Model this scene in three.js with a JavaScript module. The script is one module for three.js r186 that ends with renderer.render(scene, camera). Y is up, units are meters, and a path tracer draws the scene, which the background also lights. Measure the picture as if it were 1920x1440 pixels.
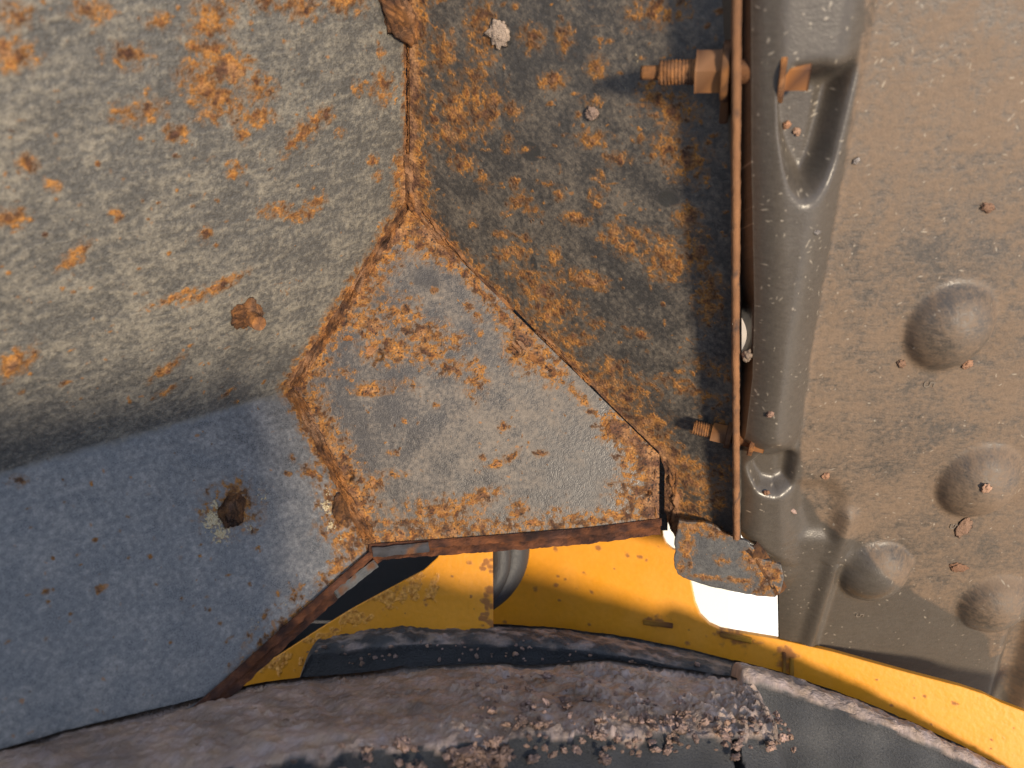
import * as THREE from 'three';
import { FontLoader } from 'three/addons/loaders/FontLoader.js';
import { TextGeometry } from 'three/addons/geometries/TextGeometry.js';
import { RoundedBoxGeometry } from 'three/addons/geometries/RoundedBoxGeometry.js';
import { mergeGeometries, mergeVertices } from 'three/addons/utils/BufferGeometryUtils.js';

// ---------------------------------------------------------------- camera, sky, sun, exposure
const scene = new THREE.Scene();
const CAM_Y = 1.05;
const camera = new THREE.PerspectiveCamera(53, 4 / 3, 0.01, 120);
camera.position.set(0, CAM_Y, 0);
camera.lookAt(0, CAM_Y, -1);
camera.focus = 0.405;
camera.userData.fStop = 7.5;
const renderer = new THREE.WebGLRenderer();
renderer.toneMapping = THREE.LinearToneMapping;
renderer.toneMappingExposure = 1.9;
renderer.shadowMap.enabled = true;
// The steelwork is laid out square to the lens (x right, y up the picture, z towards the lens) and then turned as a whole so that y is up:
// the lens looks steeply down into the wheel arch, rolled a little, with the sun over the photographer's shoulder.
const UP = new THREE.Vector3(0.1, 0.35, 0.93).normalize();
const TURN = new THREE.Matrix4().makeRotationFromQuaternion(new THREE.Quaternion().setFromUnitVectors(UP, new THREE.Vector3(0, 1, 0)));
TURN.multiply(new THREE.Matrix4().makeTranslation(0, -CAM_Y, 0)).premultiply(new THREE.Matrix4().makeTranslation(0, 1.75, 0));
camera.applyMatrix4(TURN);
const SUN_DIR = new THREE.Vector3(0.38, -0.21, 0.90).normalize().transformDirection(TURN);
{
  const W = 256, H = 128, d = new Float32Array(W * H * 4);
  for (let j = 0; j < H; j++) for (let i = 0; i < W; i++) {
    const el = (j + 0.5) / H * Math.PI - Math.PI / 2, az = (i + 0.5) / W * Math.PI * 2;
    const e = Math.max(0, Math.sin(el));
    const haze = Math.exp(-e * 4.5);
    let r = 0.26 + 0.54 * haze, g = 0.34 + 0.40 * haze, b = 0.50 + 0.15 * haze;
    // a few thin clouds
    const c = Math.max(0, Math.sin(az * 3 + 2 * Math.sin(el * 7)) * Math.sin(el * 9 + az * 2) - 0.35) * 0.5 * (1 - haze);
    r += c; g += c; b += c * 0.9;
    const k = (j * W + i) * 4;
    d[k] = r; d[k + 1] = g; d[k + 2] = b; d[k + 3] = 1;
  }
  const t = new THREE.DataTexture(d, W, H, THREE.RGBAFormat, THREE.FloatType);
  t.mapping = THREE.EquirectangularReflectionMapping; t.magFilter = THREE.LinearFilter; t.needsUpdate = true;
  scene.background = t; scene.environment = t;
}
const sun = new THREE.DirectionalLight(new THREE.Color(1, 0.83, 0.62), 2.8);
sun.target.position.set(0, CAM_Y, -0.4).applyMatrix4(TURN);
sun.position.copy(SUN_DIR).multiplyScalar(6).add(sun.target.position);
sun.shadow.radius = 15;
sun.castShadow = true;
sun.shadow.mapSize.set(4096, 4096);
Object.assign(sun.shadow.camera, { left: -4, right: 4, top: 4, bottom: -4, near: 0.1, far: 20 });
scene.add(sun, sun.target);

// ---------------------------------------------------------------- maths and noise
const V = (x, y, z) => new THREE.Vector3(x, y, z);
const FPX = 720 / Math.tan(26.5 * Math.PI / 180);
const ray = (x, y) => V((x - 960) / FPX, (720 - y) / FPX, -1);
const EYE = V(0, CAM_Y, 0);
const at = (x, y, D) => ray(x, y).multiplyScalar(D).add(EYE);
function planeOf(a, b, c) { const n = b.clone().sub(a).cross(c.clone().sub(a)).normalize(); if (n.z < 0) n.negate(); return { n, p: a.clone() }; }
function hit(pl, x, y) { const r = ray(x, y); const t = pl.n.dot(pl.p.clone().sub(EYE)) / pl.n.dot(r); return r.multiplyScalar(t).add(EYE); }
const clamp = (x, a = 0, b = 1) => Math.min(b, Math.max(a, x));
const sst = (a, b, x) => { const t = clamp((x - a) / (b - a)); return t * t * (3 - 2 * t); };
const lerp = (a, b, t) => a + (b - a) * t;
function rng(seed) { let s = seed >>> 0; return () => { s = (s + 0x6D2B79F5) >>> 0; let t = s; t = Math.imul(t ^ (t >>> 15), t | 1); t ^= t + Math.imul(t ^ (t >>> 7), t | 61); return ((t ^ (t >>> 14)) >>> 0) / 4294967296; }; }
const PERM = new Uint8Array(512), GX = new Float32Array(256), GY = new Float32Array(256), GZ = new Float32Array(256);
{
  const r = rng(71); const p = [...Array(256).keys()];
  for (let i = 255; i > 0; i--) { const j = Math.floor(r() * (i + 1)); [p[i], p[j]] = [p[j], p[i]]; }
  for (let i = 0; i < 512; i++) PERM[i] = p[i & 255];
  for (let i = 0; i < 256; i++) { const a = r() * 6.2832, z = r() * 2 - 1, q = Math.sqrt(1 - z * z); GX[i] = Math.cos(a) * q; GY[i] = Math.sin(a) * q; GZ[i] = z; }
}
function n2(x, y) {
  const xf = Math.floor(x), yf = Math.floor(y), X = xf & 255, Y = yf & 255; x -= xf; y -= yf;
  const u = x * x * x * (x * (x * 6 - 15) + 10), v = y * y * y * (y * (y * 6 - 15) + 10);
  const A = PERM[X] + Y, B = PERM[X + 1] + Y;
  const a = PERM[A], b = PERM[B], c = PERM[A + 1], d = PERM[B + 1];
  const va = GX[a] * x + GY[a] * y, vb = GX[b] * (x - 1) + GY[b] * y, vc = GX[c] * x + GY[c] * (y - 1), vd = GX[d] * (x - 1) + GY[d] * (y - 1);
  const p = va + u * (vb - va), q = vc + u * (vd - vc);
  return (p + v * (q - p)) * 1.9;
}
function n3(x, y, z) {
  const xf = Math.floor(x), yf = Math.floor(y), zf = Math.floor(z), X = xf & 255, Y = yf & 255, Z = zf & 255; x -= xf; y -= yf; z -= zf;
  const u = x * x * (3 - 2 * x), v = y * y * (3 - 2 * y), w = z * z * (3 - 2 * z);
  const g = (i, j, k) => { const h = PERM[(PERM[(PERM[(X + i) & 255] + Y + j) & 255] + Z + k) & 255]; return GX[h] * (x - i) + GY[h] * (y - j) + GZ[h] * (z - k); };
  const l = (a, b, t) => a + t * (b - a);
  return 1.7 * l(l(l(g(0, 0, 0), g(1, 0, 0), u), l(g(0, 1, 0), g(1, 1, 0), u), v), l(l(g(0, 0, 1), g(1, 0, 1), u), l(g(0, 1, 1), g(1, 1, 1), u), v), w);
}
function fbm(x, y, o = 4) { let s = 0, a = 0.55; for (let i = 0; i < o; i++) { s += a * n2(x, y); x = x * 2.03 + 17.3; y = y * 2.03 + 5.7; a *= 0.52; } return s; }
function fbm3(x, y, z, o = 4) { let s = 0, a = 0.55; for (let i = 0; i < o; i++) { s += a * n3(x, y, z); x = x * 2.03 + 17.3; y = y * 2.03 + 5.7; z = z * 2.03 + 9.1; a *= 0.52; } return s; }
const SRGB = new Uint8Array(4097); for (let i = 0; i <= 4096; i++) { const c = i / 4096; SRGB[i] = Math.round(255 * (c <= 0.0031308 ? 12.92 * c : 1.055 * Math.pow(c, 1 / 2.4) - 0.055)); }
const toS = (c) => SRGB[Math.round(clamp(c) * 4096)];

// ---------------------------------------------------------------- naming helpers
const taken = {};
function numbered(name) { const n = taken[name] = (taken[name] ?? -1) + 1; return n ? `${name}_${String(n).padStart(3, '0')}` : name; }
function tag(o, label, category, group) { o.userData.label = label; o.userData.category = category; if (group) o.userData.group = group; return o; }
function thing(name, label, category, pos = V(0, 0, 0), group) { const o = new THREE.Group(); o.name = numbered(name); o.position.copy(pos); scene.add(o); return tag(o, label, category, group); }
function part(name, geo, mat, parent, label) {
  const m = new THREE.Mesh(geo, mat); m.name = name; m.castShadow = m.receiveShadow = true;
  if (label) m.userData.label = label;
  parent.add(m); return m;
}
function structure(name, geo, mat, label, category) { const m = part(numbered(name), geo, mat, scene); m.userData = { kind: 'structure', label, category }; return m; }

// ---------------------------------------------------------------- textures in metres over a rectangle of a surface
class Sheet {   // rectangle (s0,t0)-(s1,t1) in surface metres, N texels on the long side
  constructor(s0, t0, s1, t1, N) {
    Object.assign(this, { s0, t0, s1, t1 });
    const w = s1 - s0, h = t1 - t0; this.W = Math.round(N * Math.min(1, w / h)); this.H = Math.round(N * Math.min(1, h / w));
    this.rust = new Float32Array(this.W * this.H); this.pale = new Float32Array(this.W * this.H); this.dark = new Float32Array(this.W * this.H);
  }
  uv(s, t) { return [(s - this.s0) / (this.s1 - this.s0), (t - this.t0) / (this.t1 - this.t0)]; }
  window(s, t, r, f) {
    const { W, H } = this, ds = (this.s1 - this.s0) / W, dt = (this.t1 - this.t0) / H;
    const i0 = Math.max(0, Math.floor((s - r - this.s0) / ds)), i1 = Math.min(W - 1, Math.ceil((s + r - this.s0) / ds));
    const j0 = Math.max(0, Math.floor((t - r - this.t0) / dt)), j1 = Math.min(H - 1, Math.ceil((t + r - this.t0) / dt));
    for (let j = j0; j <= j1; j++) for (let i = i0; i <= i1; i++) f(j * W + i, this.s0 + (i + 0.5) * ds, this.t0 + (j + 0.5) * dt);
  }
  blob(layer, s, t, rs, rt, ang, k) {
    const c = Math.cos(ang), q = Math.sin(ang), a = this[layer];
    this.window(s, t, Math.max(rs, rt) * 1.5, (n, x, y) => {
      const dx = ((x - s) * c + (y - t) * q) / rs, dy = (-(x - s) * q + (y - t) * c) / rt, d = Math.sqrt(dx * dx + dy * dy);
      const f = k * (1.5 - d) / 1.5; if (f > a[n]) a[n] = f;
    });
  }
  line(layer, p, q, w0, w1, k) {   // p, q: [s,t]; soft band of half width w0 -> w1
    const a = this[layer], dx = q[0] - p[0], dy = q[1] - p[1], L2 = dx * dx + dy * dy;
    this.window((p[0] + q[0]) / 2, (p[1] + q[1]) / 2, Math.sqrt(L2) / 2 + 1.5 * Math.max(w0, w1), (n, x, y) => {
      const h = clamp(((x - p[0]) * dx + (y - p[1]) * dy) / L2), ex = x - p[0] - dx * h, ey = y - p[1] - dy * h, d = Math.sqrt(ex * ex + ey * ey) / lerp(w0, w1, h);
      const f = k * (1.5 - d) / 1.5; if (f > a[n]) a[n] = f;
    });
  }
  sample(layer, s, t) { const i = clamp(Math.floor((s - this.s0) / (this.s1 - this.s0) * this.W), 0, this.W - 1), j = clamp(Math.floor((t - this.t0) / (this.t1 - this.t0) * this.H), 0, this.H - 1); return this[layer][j * this.W + i]; }
  bake(f) {   // f(s,t,n,out): out = [r,g,b,rough,height]
    const { W, H } = this, c = new Uint8Array(W * H * 4), r = new Uint8Array(W * H * 4), b = new Uint8Array(W * H * 4), o = [0, 0, 0, 0, 0];
    for (let j = 0; j < H; j++) for (let i = 0; i < W; i++) {
      const n = j * W + i, s = this.s0 + (i + 0.5) / W * (this.s1 - this.s0), t = this.t0 + (j + 0.5) / H * (this.t1 - this.t0);
      f(s, t, n, o);
      const k = n * 4;
      c[k] = toS(o[0]); c[k + 1] = toS(o[1]); c[k + 2] = toS(o[2]); c[k + 3] = 255;
      r[k] = r[k + 2] = 0; r[k + 1] = clamp(o[3]) * 255; r[k + 3] = 255;
      b[k] = b[k + 1] = b[k + 2] = clamp(o[4]) * 255; b[k + 3] = 255;
    }
    const mk = (a, srgb) => { const t = new THREE.DataTexture(a, W, H, THREE.RGBAFormat); t.magFilter = t.minFilter = THREE.LinearFilter; if (srgb) t.colorSpace = THREE.SRGBColorSpace; t.needsUpdate = true; return t; };
    return { map: mk(c, true), roughnessMap: mk(r), bumpMap: mk(b) };
  }
}
// rust over paint: the same recipe for every steel sheet
function rusty(sh, o = {}) {
  const { paint = [0.15, 0.15, 0.145], dust = [0.24, 0.22, 0.18], dustK = 0.5, pit = 0.3, rough = 0.5, streak = 0, streakA = 0, scale = 1.25, patch = 0.62, seed = 0, bump = 0.5, spark = 0 } = o;
  const cs = Math.cos(streakA), sn = Math.sin(streakA);
  return (s, t, n, out) => {
    const x = s + seed * 3.1, y = t + seed * 1.7;
    const a = (x * cs + y * sn), b = (-x * sn + y * cs);
    const big = fbm(x * 14, y * 14, 3), mid = fbm(x * 70, y * 70, 3), fine = fbm(x * 420, y * 420, 3), grain = n2(x * 1500, y * 1500);
    const F = sh.rust[n];
    const jag = fbm(x * 230 * scale + 31, y * 230 * scale, 5), speck = n2(x * 1100, y * 1100);
    const v = F + 0.85 * jag + 0.34 * mid + 0.16 * speck - 0.5;
    const k = sst(-0.04, 0.30, v), halo = sst(-0.42, 0.1, v) * sst(0.02, 0.3, F);
    // paint
    const st = streak ? fbm(a * 95 + 1.5 * mid, b * 300 + 2 * big, 4) : 0;
    const d = sst(0.12, 0.95, 0.42 + 0.68 * patch * big + patch * mid + 0.42 * fine + 0.16 * grain + streak * st) * clamp(dustK * 1.7);
    let pr = lerp(paint[0], dust[0], d), pg = lerp(paint[1], dust[1], d), pb = lerp(paint[2], dust[2], d);
    const m = Math.max(0.25, 1 + 0.34 * fine + 0.22 * grain + 0.16 * mid); pr *= m; pg *= m; pb *= m;
    const dk = sst(0.40, 0.52, sh.dark[n] + 0.3 * mid + 0.12 * fine); pr = lerp(pr, paint[0] * 0.72, dk); pg = lerp(pg, paint[1] * 0.72, dk); pb = lerp(pb, paint[2] * 0.74, dk);
    const stain = halo * (0.55 + 0.25 * mid); pr = lerp(pr, 0.165, stain); pg = lerp(pg, 0.092, stain); pb = lerp(pb, 0.042, stain);
    const fleck = sst(0.66, 0.86, n2(x * 310 + 50, y * 310) * 0.75 + 0.5 * mid + 0.55 * F + 0.2 * big);
    pr = lerp(pr, 0.27, fleck * 0.8); pg = lerp(pg, 0.125, fleck * 0.8); pb = lerp(pb, 0.04, fleck * 0.8);
    // rust
    const c1 = sst(0.05, 0.95, 0.48 + 0.95 * fbm(x * 150 + 9, y * 150, 5)), c2 = n2(x * 900, y * 900), c3 = sst(0.1, 0.55, fbm(x * 75 + 40, y * 75, 3));
    let rr = lerp(0.070, 0.35, c1), rg = lerp(0.034, 0.155, c1), rb = lerp(0.016, 0.032, c1);
    rr = lerp(rr, 0.30, c3 * 0.5); rg = lerp(rg, 0.165, c3 * 0.5); rb = lerp(rb, 0.075, c3 * 0.5);
    const heart = sst(0.22, 0.62, v) * sst(-0.2, 0.4, jag); rr *= 1 - 0.42 * heart; rg *= 1 - 0.5 * heart; rb *= 1 - 0.35 * heart;
    const core = sst(0.8, 1.2, F + 0.4 * mid);   // thick pale scale
    rr = lerp(rr, lerp(0.12, 0.31, c1), core * 0.75); rg = lerp(rg, lerp(0.055, 0.17, c1), core * 0.75); rb = lerp(rb, lerp(0.032, 0.085, c1), core * 0.75);
    const rm = Math.max(0.2, 1 + 0.45 * c2 + 0.28 * grain); rr *= rm; rg *= rm; rb *= rm;
    const pk = sst(0.62 - pit, 0.80 - pit, fbm(x * 560 + 77, y * 560, 3) + 0.25 * mid) * clamp(pit * 2.4);
    rr = lerp(rr, 0.03, pk); rg = lerp(rg, 0.024, pk); rb = lerp(rb, 0.022, pk);
    // pale flaking, with sunlit glints painted in as colour
    const pl = sst(0.42, 0.62, sh.pale[n] + 0.75 * fbm(x * 600 + 5, y * 600, 4) - 0.12) * (sh.pale[n] > 0.02 ? 1 : 0);
    out[0] = lerp(lerp(pr, rr, k), 0.46, pl); out[1] = lerp(lerp(pg, rg, k), 0.37, pl); out[2] = lerp(lerp(pb, rb, k), 0.22, pl);
    out[3] = lerp(lerp(rough + 0.22 * d + 0.1 * mid + 0.08 * grain, 0.92, k), 0.35, pl * (spark ? 1 : 0.3));
    out[4] = 0.3 + bump * (0.055 * fine + 0.035 * grain + 0.035 * mid + 0.06 * st * streak) + k * (0.06 + 0.12 * jag + 0.07 * c2 - 0.14 * pk) + pl * 0.22 * (0.5 + n2(x * 1100, y * 1100));
  };
}

// grid sheet lofted between two 3-D polylines; pos(i/nu along L->R, j row)
function polyAt(poly, cum, t) {
  const L = cum[cum.length - 1] * t; let i = 1; while (i < cum.length - 1 && cum[i] < L) i++;
  const f = clamp((L - cum[i - 1]) / (cum[i] - cum[i - 1] || 1e-9)); return poly[i - 1].clone().lerp(poly[i], f);
}
const cumOf = (p) => { const c = [0]; for (let i = 1; i < p.length; i++) c.push(c[i - 1] + p[i].distanceTo(p[i - 1])); return c; };
// breaks: arrays of matching points on the left and right edge; rows spread between consecutive breaks
function loftRows(Ls, Rs, step, first) {
  const rows = [];
  for (let k = 0; k + 1 < Ls.length; k++) {
    const len = Math.max(Ls[k].distanceTo(Ls[k + 1]), Rs[k].distanceTo(Rs[k + 1])), n = Math.max(1, Math.round(len / (first && !k ? first : step)));
    for (let i = 0; i < n + (k + 2 === Ls.length ? 1 : 0); i++) rows.push([Ls[k].clone().lerp(Ls[k + 1], i / n), Rs[k].clone().lerp(Rs[k + 1], i / n)]);
  }
  return rows;
}
// solid sheet from a grid of {p, n, uv}: front, back (thickness behind) and rim
function solidGrid(grid, thick, keep) {
  const R = grid.length, C = grid[0].length, pos = [], uv = [], idx = [];
  for (const row of grid) for (const g of row) { pos.push(g.p.x, g.p.y, g.p.z); uv.push(...g.uv); }
  const base = R * C;
  for (const row of grid) for (const g of row) { pos.push(g.p.x - g.n.x * thick, g.p.y - g.n.y * thick, g.p.z - g.n.z * thick); uv.push(...g.uv); }
  const id = (i, j) => j * C + i;
  for (let j = 0; j + 1 < R; j++) for (let i = 0; i + 1 < C; i++) {
    if (keep && !keep(i, j)) continue;
    const a = id(i, j), b = id(i + 1, j), c = id(i + 1, j + 1), d = id(i, j + 1);
    idx.push(a, d, b, b, d, c);
    if (thick) idx.push(a + base, b + base, d + base, b + base, c + base, d + base);
  }
  if (thick && !keep) {
    const edge = (a, b) => { const o = pos.length / 3; for (const v of [a, b, b + base, a + base]) { pos.push(pos[v * 3], pos[v * 3 + 1], pos[v * 3 + 2]); uv.push(uv[v * 2], uv[v * 2 + 1]); } idx.push(o, o + 1, o + 2, o, o + 2, o + 3); };
    for (let i = 0; i + 1 < C; i++) { edge(id(i, 0), id(i + 1, 0)); edge(id(i + 1, R - 1), id(i, R - 1)); }
    for (let j = 0; j + 1 < R; j++) { edge(id(0, j + 1), id(0, j)); edge(id(C - 1, j), id(C - 1, j + 1)); }
  }
  const g = new THREE.BufferGeometry();
  g.setAttribute('position', new THREE.Float32BufferAttribute(pos, 3)); g.setAttribute('uv', new THREE.Float32BufferAttribute(uv, 2)); g.setIndex(idx);
  g.computeVertexNormals(); return g;
}

// shared small materials
function tile(N, f, srgb) {
  const a = new Uint8Array(N * N * 4);
  for (let j = 0; j < N; j++) for (let i = 0; i < N; i++) { const v = f(i / N, j / N), k = (j * N + i) * 4; a[k] = a[k + 1] = a[k + 2] = clamp(v) * 255; a[k + 3] = 255; }
  const t = new THREE.DataTexture(a, N, N, THREE.RGBAFormat); t.wrapS = t.wrapT = THREE.RepeatWrapping; t.magFilter = t.minFilter = THREE.LinearFilter; t.needsUpdate = true; return t;
}
const wrapN = (u, v, p) => { const a = u * p, b = v * p, w = (x) => x * x * (3 - 2 * x); const A = w(u), B = w(v); return lerp(lerp(n2(a, b), n2(a - p, b), A), lerp(n2(a, b - p), n2(a - p, b - p), A), B); };
const GRAIN = tile(512, (u, v) => 0.5 + 0.3 * wrapN(u, v, 24) + 0.25 * wrapN(u, v, 61) + 0.2 * wrapN(u, v, 140));   // spans 3 cm
const mSteelRust = new THREE.MeshStandardMaterial({ vertexColors: true, roughness: 0.93, bumpMap: GRAIN, bumpScale: 0.0007 });
const mClod = new THREE.MeshStandardMaterial({ vertexColors: true, roughness: 0.95, bumpMap: GRAIN, bumpScale: 0.0006 });
function colourBy(geo, f) {
  const p = geo.attributes.position, c = new Float32Array(p.count * 3);
  for (let i = 0; i < p.count; i++) { const k = f(p.getX(i), p.getY(i), p.getZ(i)); c[i * 3] = k[0]; c[i * 3 + 1] = k[1]; c[i * 3 + 2] = k[2]; }
  geo.setAttribute('color', new THREE.BufferAttribute(c, 3)); return geo;
}
function rustTone(x, y, z, pale = 0.4) {
  const a = clamp(0.5 + 0.9 * fbm3(x * 140, y * 140, z * 140, 4)), b = clamp(0.5 + 0.9 * fbm3(x * 60 + 9, y * 60, z * 60, 3)), f = 1 + 0.35 * n3(x * 900, y * 900, z * 900);
  const aa = sst(0.05, 0.95, a); let r = lerp(0.055, 0.31, aa), g = lerp(0.025, 0.128, aa), bl = lerp(0.014, 0.034, aa);
  const k = pale * sst(0.45, 0.8, b); r = lerp(r, 0.29, k); g = lerp(g, 0.165, k); bl = lerp(bl, 0.095, k);
  return [r * f, g * f, bl * f];
}
function metreUV(geo, k = 1 / 0.03) {   // box-mapped uv, 3 cm tile
  const p = geo.attributes.position, n = geo.attributes.normal, uv = new Float32Array(p.count * 2);
  for (let i = 0; i < p.count; i++) {
    const ax = Math.abs(n.getX(i)), ay = Math.abs(n.getY(i)), az = Math.abs(n.getZ(i));
    const u = az > ax && az > ay ? [p.getX(i), p.getY(i)] : ay > ax ? [p.getX(i), p.getZ(i)] : [p.getZ(i), p.getY(i)];
    uv[i * 2] = u[0] * k; uv[i * 2 + 1] = u[1] * k;
  }
  geo.setAttribute('uv', new THREE.BufferAttribute(uv, 2)); return geo;
}
function lump(rx, ry, rz, seed, rough = 0.35, detail = 5, freq = 1.6) {
  let g = new THREE.IcosahedronGeometry(1, detail); g.deleteAttribute('uv'); g.deleteAttribute('normal'); g = mergeVertices(g, 1e-4);
  const p = g.attributes.position;
  for (let i = 0; i < p.count; i++) {
    const v = V(p.getX(i), p.getY(i), p.getZ(i)); const k = 1 + rough * fbm3(v.x * freq + seed * 7.3, v.y * freq + seed, v.z * freq, 4) + rough * 0.5 * (Math.abs(n3(v.x * 3.1 + seed, v.y * 3.1, v.z * 3.1)) - 0.3);
    p.setXYZ(i, v.x * k * rx, v.y * k * ry, v.z * k * rz);
  }
  g.computeVertexNormals(); return g;
}
function orient(geo, n, spin = 0) { const q = new THREE.Quaternion().setFromUnitVectors(V(0, 0, 1), n.clone().normalize()); geo.applyQuaternion(new THREE.Quaternion().setFromAxisAngle(V(0, 0, 1), spin)); geo.applyQuaternion(q); return geo; }

// ================================================================ LARGE STRUCTURE
// ground, far wall
{
  const gs = tile(1024, (u, v) => 0.5 + 0.35 * wrapN(u, v, 9) + 0.3 * wrapN(u, v, 40) + 0.25 * wrapN(u, v, 150)); gs.repeat.set(20, 20);
  const g = new THREE.PlaneGeometry(120, 120, 1, 1); g.rotateX(-Math.PI / 2);
  structure('ground', g, new THREE.MeshStandardMaterial({ color: new THREE.Color().setRGB(0.42, 0.35, 0.27), roughness: 1, bumpMap: gs, bumpScale: 0.02 }), 'dry sandy yard ground under the machine', 'ground');
}

// main planes of the steelwork
const PG = { n: V(0, 0, 1), p: at(960, 720, 0.42) };
const A = hit(PG, 765, 390), B = hit(PG, 545, 735), C = hit(PG, 700, 1030), Dp = hit(PG, 1240, 985), E = hit(PG, 1240, 850);
const Lc = at(0, 890, 0.322);
const PU = planeOf(A, B, Lc), PL = planeOf(B, C, Lc);
const T = hit(PU, 765, 0);
const PR = planeOf(A, E, T);
const arch = thing('wheel_arch', 'rusted grey steel wheel arch corner of folded panel, gusset and side plate', 'wheel arch');

// ---- folded panel (left): unrolled coordinates s along the crease (to the right), t up from the crease
const eS = B.clone().sub(Lc).normalize();
const eU = PU.n.clone().cross(eS).normalize(); if (eU.y < 0) eU.negate();
const eL = PL.n.clone().cross(eS).normalize(); if (eL.y < 0) eL.negate();
const stOf = (p, low) => { const d = p.clone().sub(B); return [d.dot(eS), d.dot(low ? eL : eU)]; };
const stPx = (x, y) => { const cy = 890 + (735 - 890) * x / 545, low = y > cy; return stOf(hit(low ? PL : PU, x, y), low); };
const shL = new Sheet(-0.24, -0.20, 0.16, 0.26, 1450);
const pxm = (D) => D / FPX;   // metres per photograph pixel at a depth
{
  const r = rng(5);
  const spot = (x, y, rx, ry = rx, ang = 0, k = 1) => { const [s, t] = stPx(x, y), low = t < 0, D = -hit(low ? PL : PU, x, y).z; shL.blob('rust', s, t, rx * pxm(D) * 1.25, ry * pxm(D) * 1.15, ang, k); };
  for (const q of [[240, 105, 34, 22], [265, 210, 46, 24, 0.2, 0.85], [395, 40, 60, 34, 1], [392, 90, 36, 30], [425, 130, 44, 34], [380, 165, 40, 30], [415, 185, 40, 30], [348, 128, 30, 16, 0.6], [492, 172, 26, 34], [480, 222, 36, 18], [502, 150, 12], [572, 250, 46, 20, 0.7], [612, 215, 18, 14], [545, 272, 18, 14], [440, 320, 14, 18, 0.8], [18, 100, 44, 30], [15, 410, 36, 18], [140, 480, 30, 16, 0.7], [220, 400, 12], [385, 440, 12, 16], [590, 385, 24, 18, 0.6], [562, 402, 24, 14], [520, 395, 30, 14], [410, 538, 52, 11, 0.35], [335, 556, 40, 10, 0.2], [315, 690, 34, 11, 0.5], [310, 735, 26, 8, 0.4], [28, 682, 40, 22, 0.6], [55, 310, 16, 18], [100, 345, 14], [165, 18, 34, 22], [30, 30, 30, 22], [560, 14, 46, 20], [650, 8, 44, 20], [670, 165, 14], [698, 170, 10], [716, 100, 9], [700, 300, 11], [710, 330, 10], [500, 6, 30, 18], [430, 735, 18, 6, 0.5], [720, 165, 20, 30, 0.2], [640, 250, 10], [455, 250, 14], [330, 250, 22, 16], [395, 215, 30, 20], [300, 40, 24, 16]]) spot(...q);
  for (let i = 0; i < 130; i++) { const x = r() * 720, y = r() * 760; if (y < 900 - x * 0.28) spot(x, y, 3 + 7 * r() * r(), 2 + 4 * r(), 0.4 * r(), 0.62 + 0.2 * r()); }
  // lower facet
  for (const q of [[440, 950, 52, 46, 0, 0.85], [440, 915, 26, 20, 0, 0.8], [640, 950, 36, 56, 0, 1], [590, 890, 14, 16], [548, 860, 8], [540, 888, 6], [575, 880, 14], [660, 1020, 34, 40], [640, 1060, 20, 20], [630, 985, 40, 30, 0, 0.8], [555, 1112, 14, 20, 0, 0.75], [35, 903, 12], [520, 1110, 10, 8, 0, 0.75], [85, 1108, 6], [190, 1105, 8], [610, 1090, 20, 16, 0, 0.7], [480, 1180, 40, 12, 0.5, 0.6]]) spot(...q);
  for (let i = 0; i < 60; i++) { const x = r() * 640, y = 900 + r() * 320; if (y > 900 - x * 0.28) spot(x, y, 2 + 4 * r(), 2 + 3 * r(), 0, 0.6 + 0.2 * r()); }
  const line = (x0, y0, x1, y1, w0, w1, k) => { const p = stPx(x0, y0), q = stPx(x1, y1); shL.line('rust', p, q, w0 * 0.00027, w1 * 0.00028, k); };
  line(765, 300, 765, 385, 34, 40, 1.25); line(765, 388, 660, 550, 32, 26, 1.2); line(660, 550, 547, 720, 26, 28, 1.2); line(765, 40, 765, 300, 14, 14, 1);
  line(549, 742, 620, 870, 26, 24, 1.2); line(620, 870, 700, 1025, 22, 24, 1.2); line(695, 1035, 440, 1272, 22, 20, 0.8);
  for (const [x, y, rr, k] of [[400, 975, 26, 1], [415, 1000, 22, 1], [405, 945, 16, 0.8], [490, 930, 20, 0.55], [470, 985, 18, 0.6], [612, 950, 18, 1], [622, 985, 14, 0.9], [618, 925, 14, 0.7], [640, 1010, 10, 0.7], [480, 1168, 16, 0.55], [540, 1130, 10, 0.55], [640, 1030, 12, 0.55]]) { const [s, t] = stPx(x, y); shL.blob('pale', s, t, rr * 0.00026, rr * 0.00026, 0, k); }
}
const texL = (() => {
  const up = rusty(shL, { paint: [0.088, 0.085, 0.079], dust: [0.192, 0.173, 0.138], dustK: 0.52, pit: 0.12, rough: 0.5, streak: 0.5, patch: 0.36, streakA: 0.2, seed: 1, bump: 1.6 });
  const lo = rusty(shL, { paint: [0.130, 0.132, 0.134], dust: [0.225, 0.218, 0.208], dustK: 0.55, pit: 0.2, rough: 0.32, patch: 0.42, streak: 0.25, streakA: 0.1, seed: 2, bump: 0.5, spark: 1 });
  const o2 = [0, 0, 0, 0, 0];
  return shL.bake((s, t, n, o) => {
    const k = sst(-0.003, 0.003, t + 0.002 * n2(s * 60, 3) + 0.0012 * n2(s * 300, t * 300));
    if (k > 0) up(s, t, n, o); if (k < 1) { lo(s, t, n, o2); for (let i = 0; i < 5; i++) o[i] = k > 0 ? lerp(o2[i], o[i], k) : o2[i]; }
  });
})();
const mLeft = new THREE.MeshStandardMaterial({ ...texL, bumpScale: 0.0024 });
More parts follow.
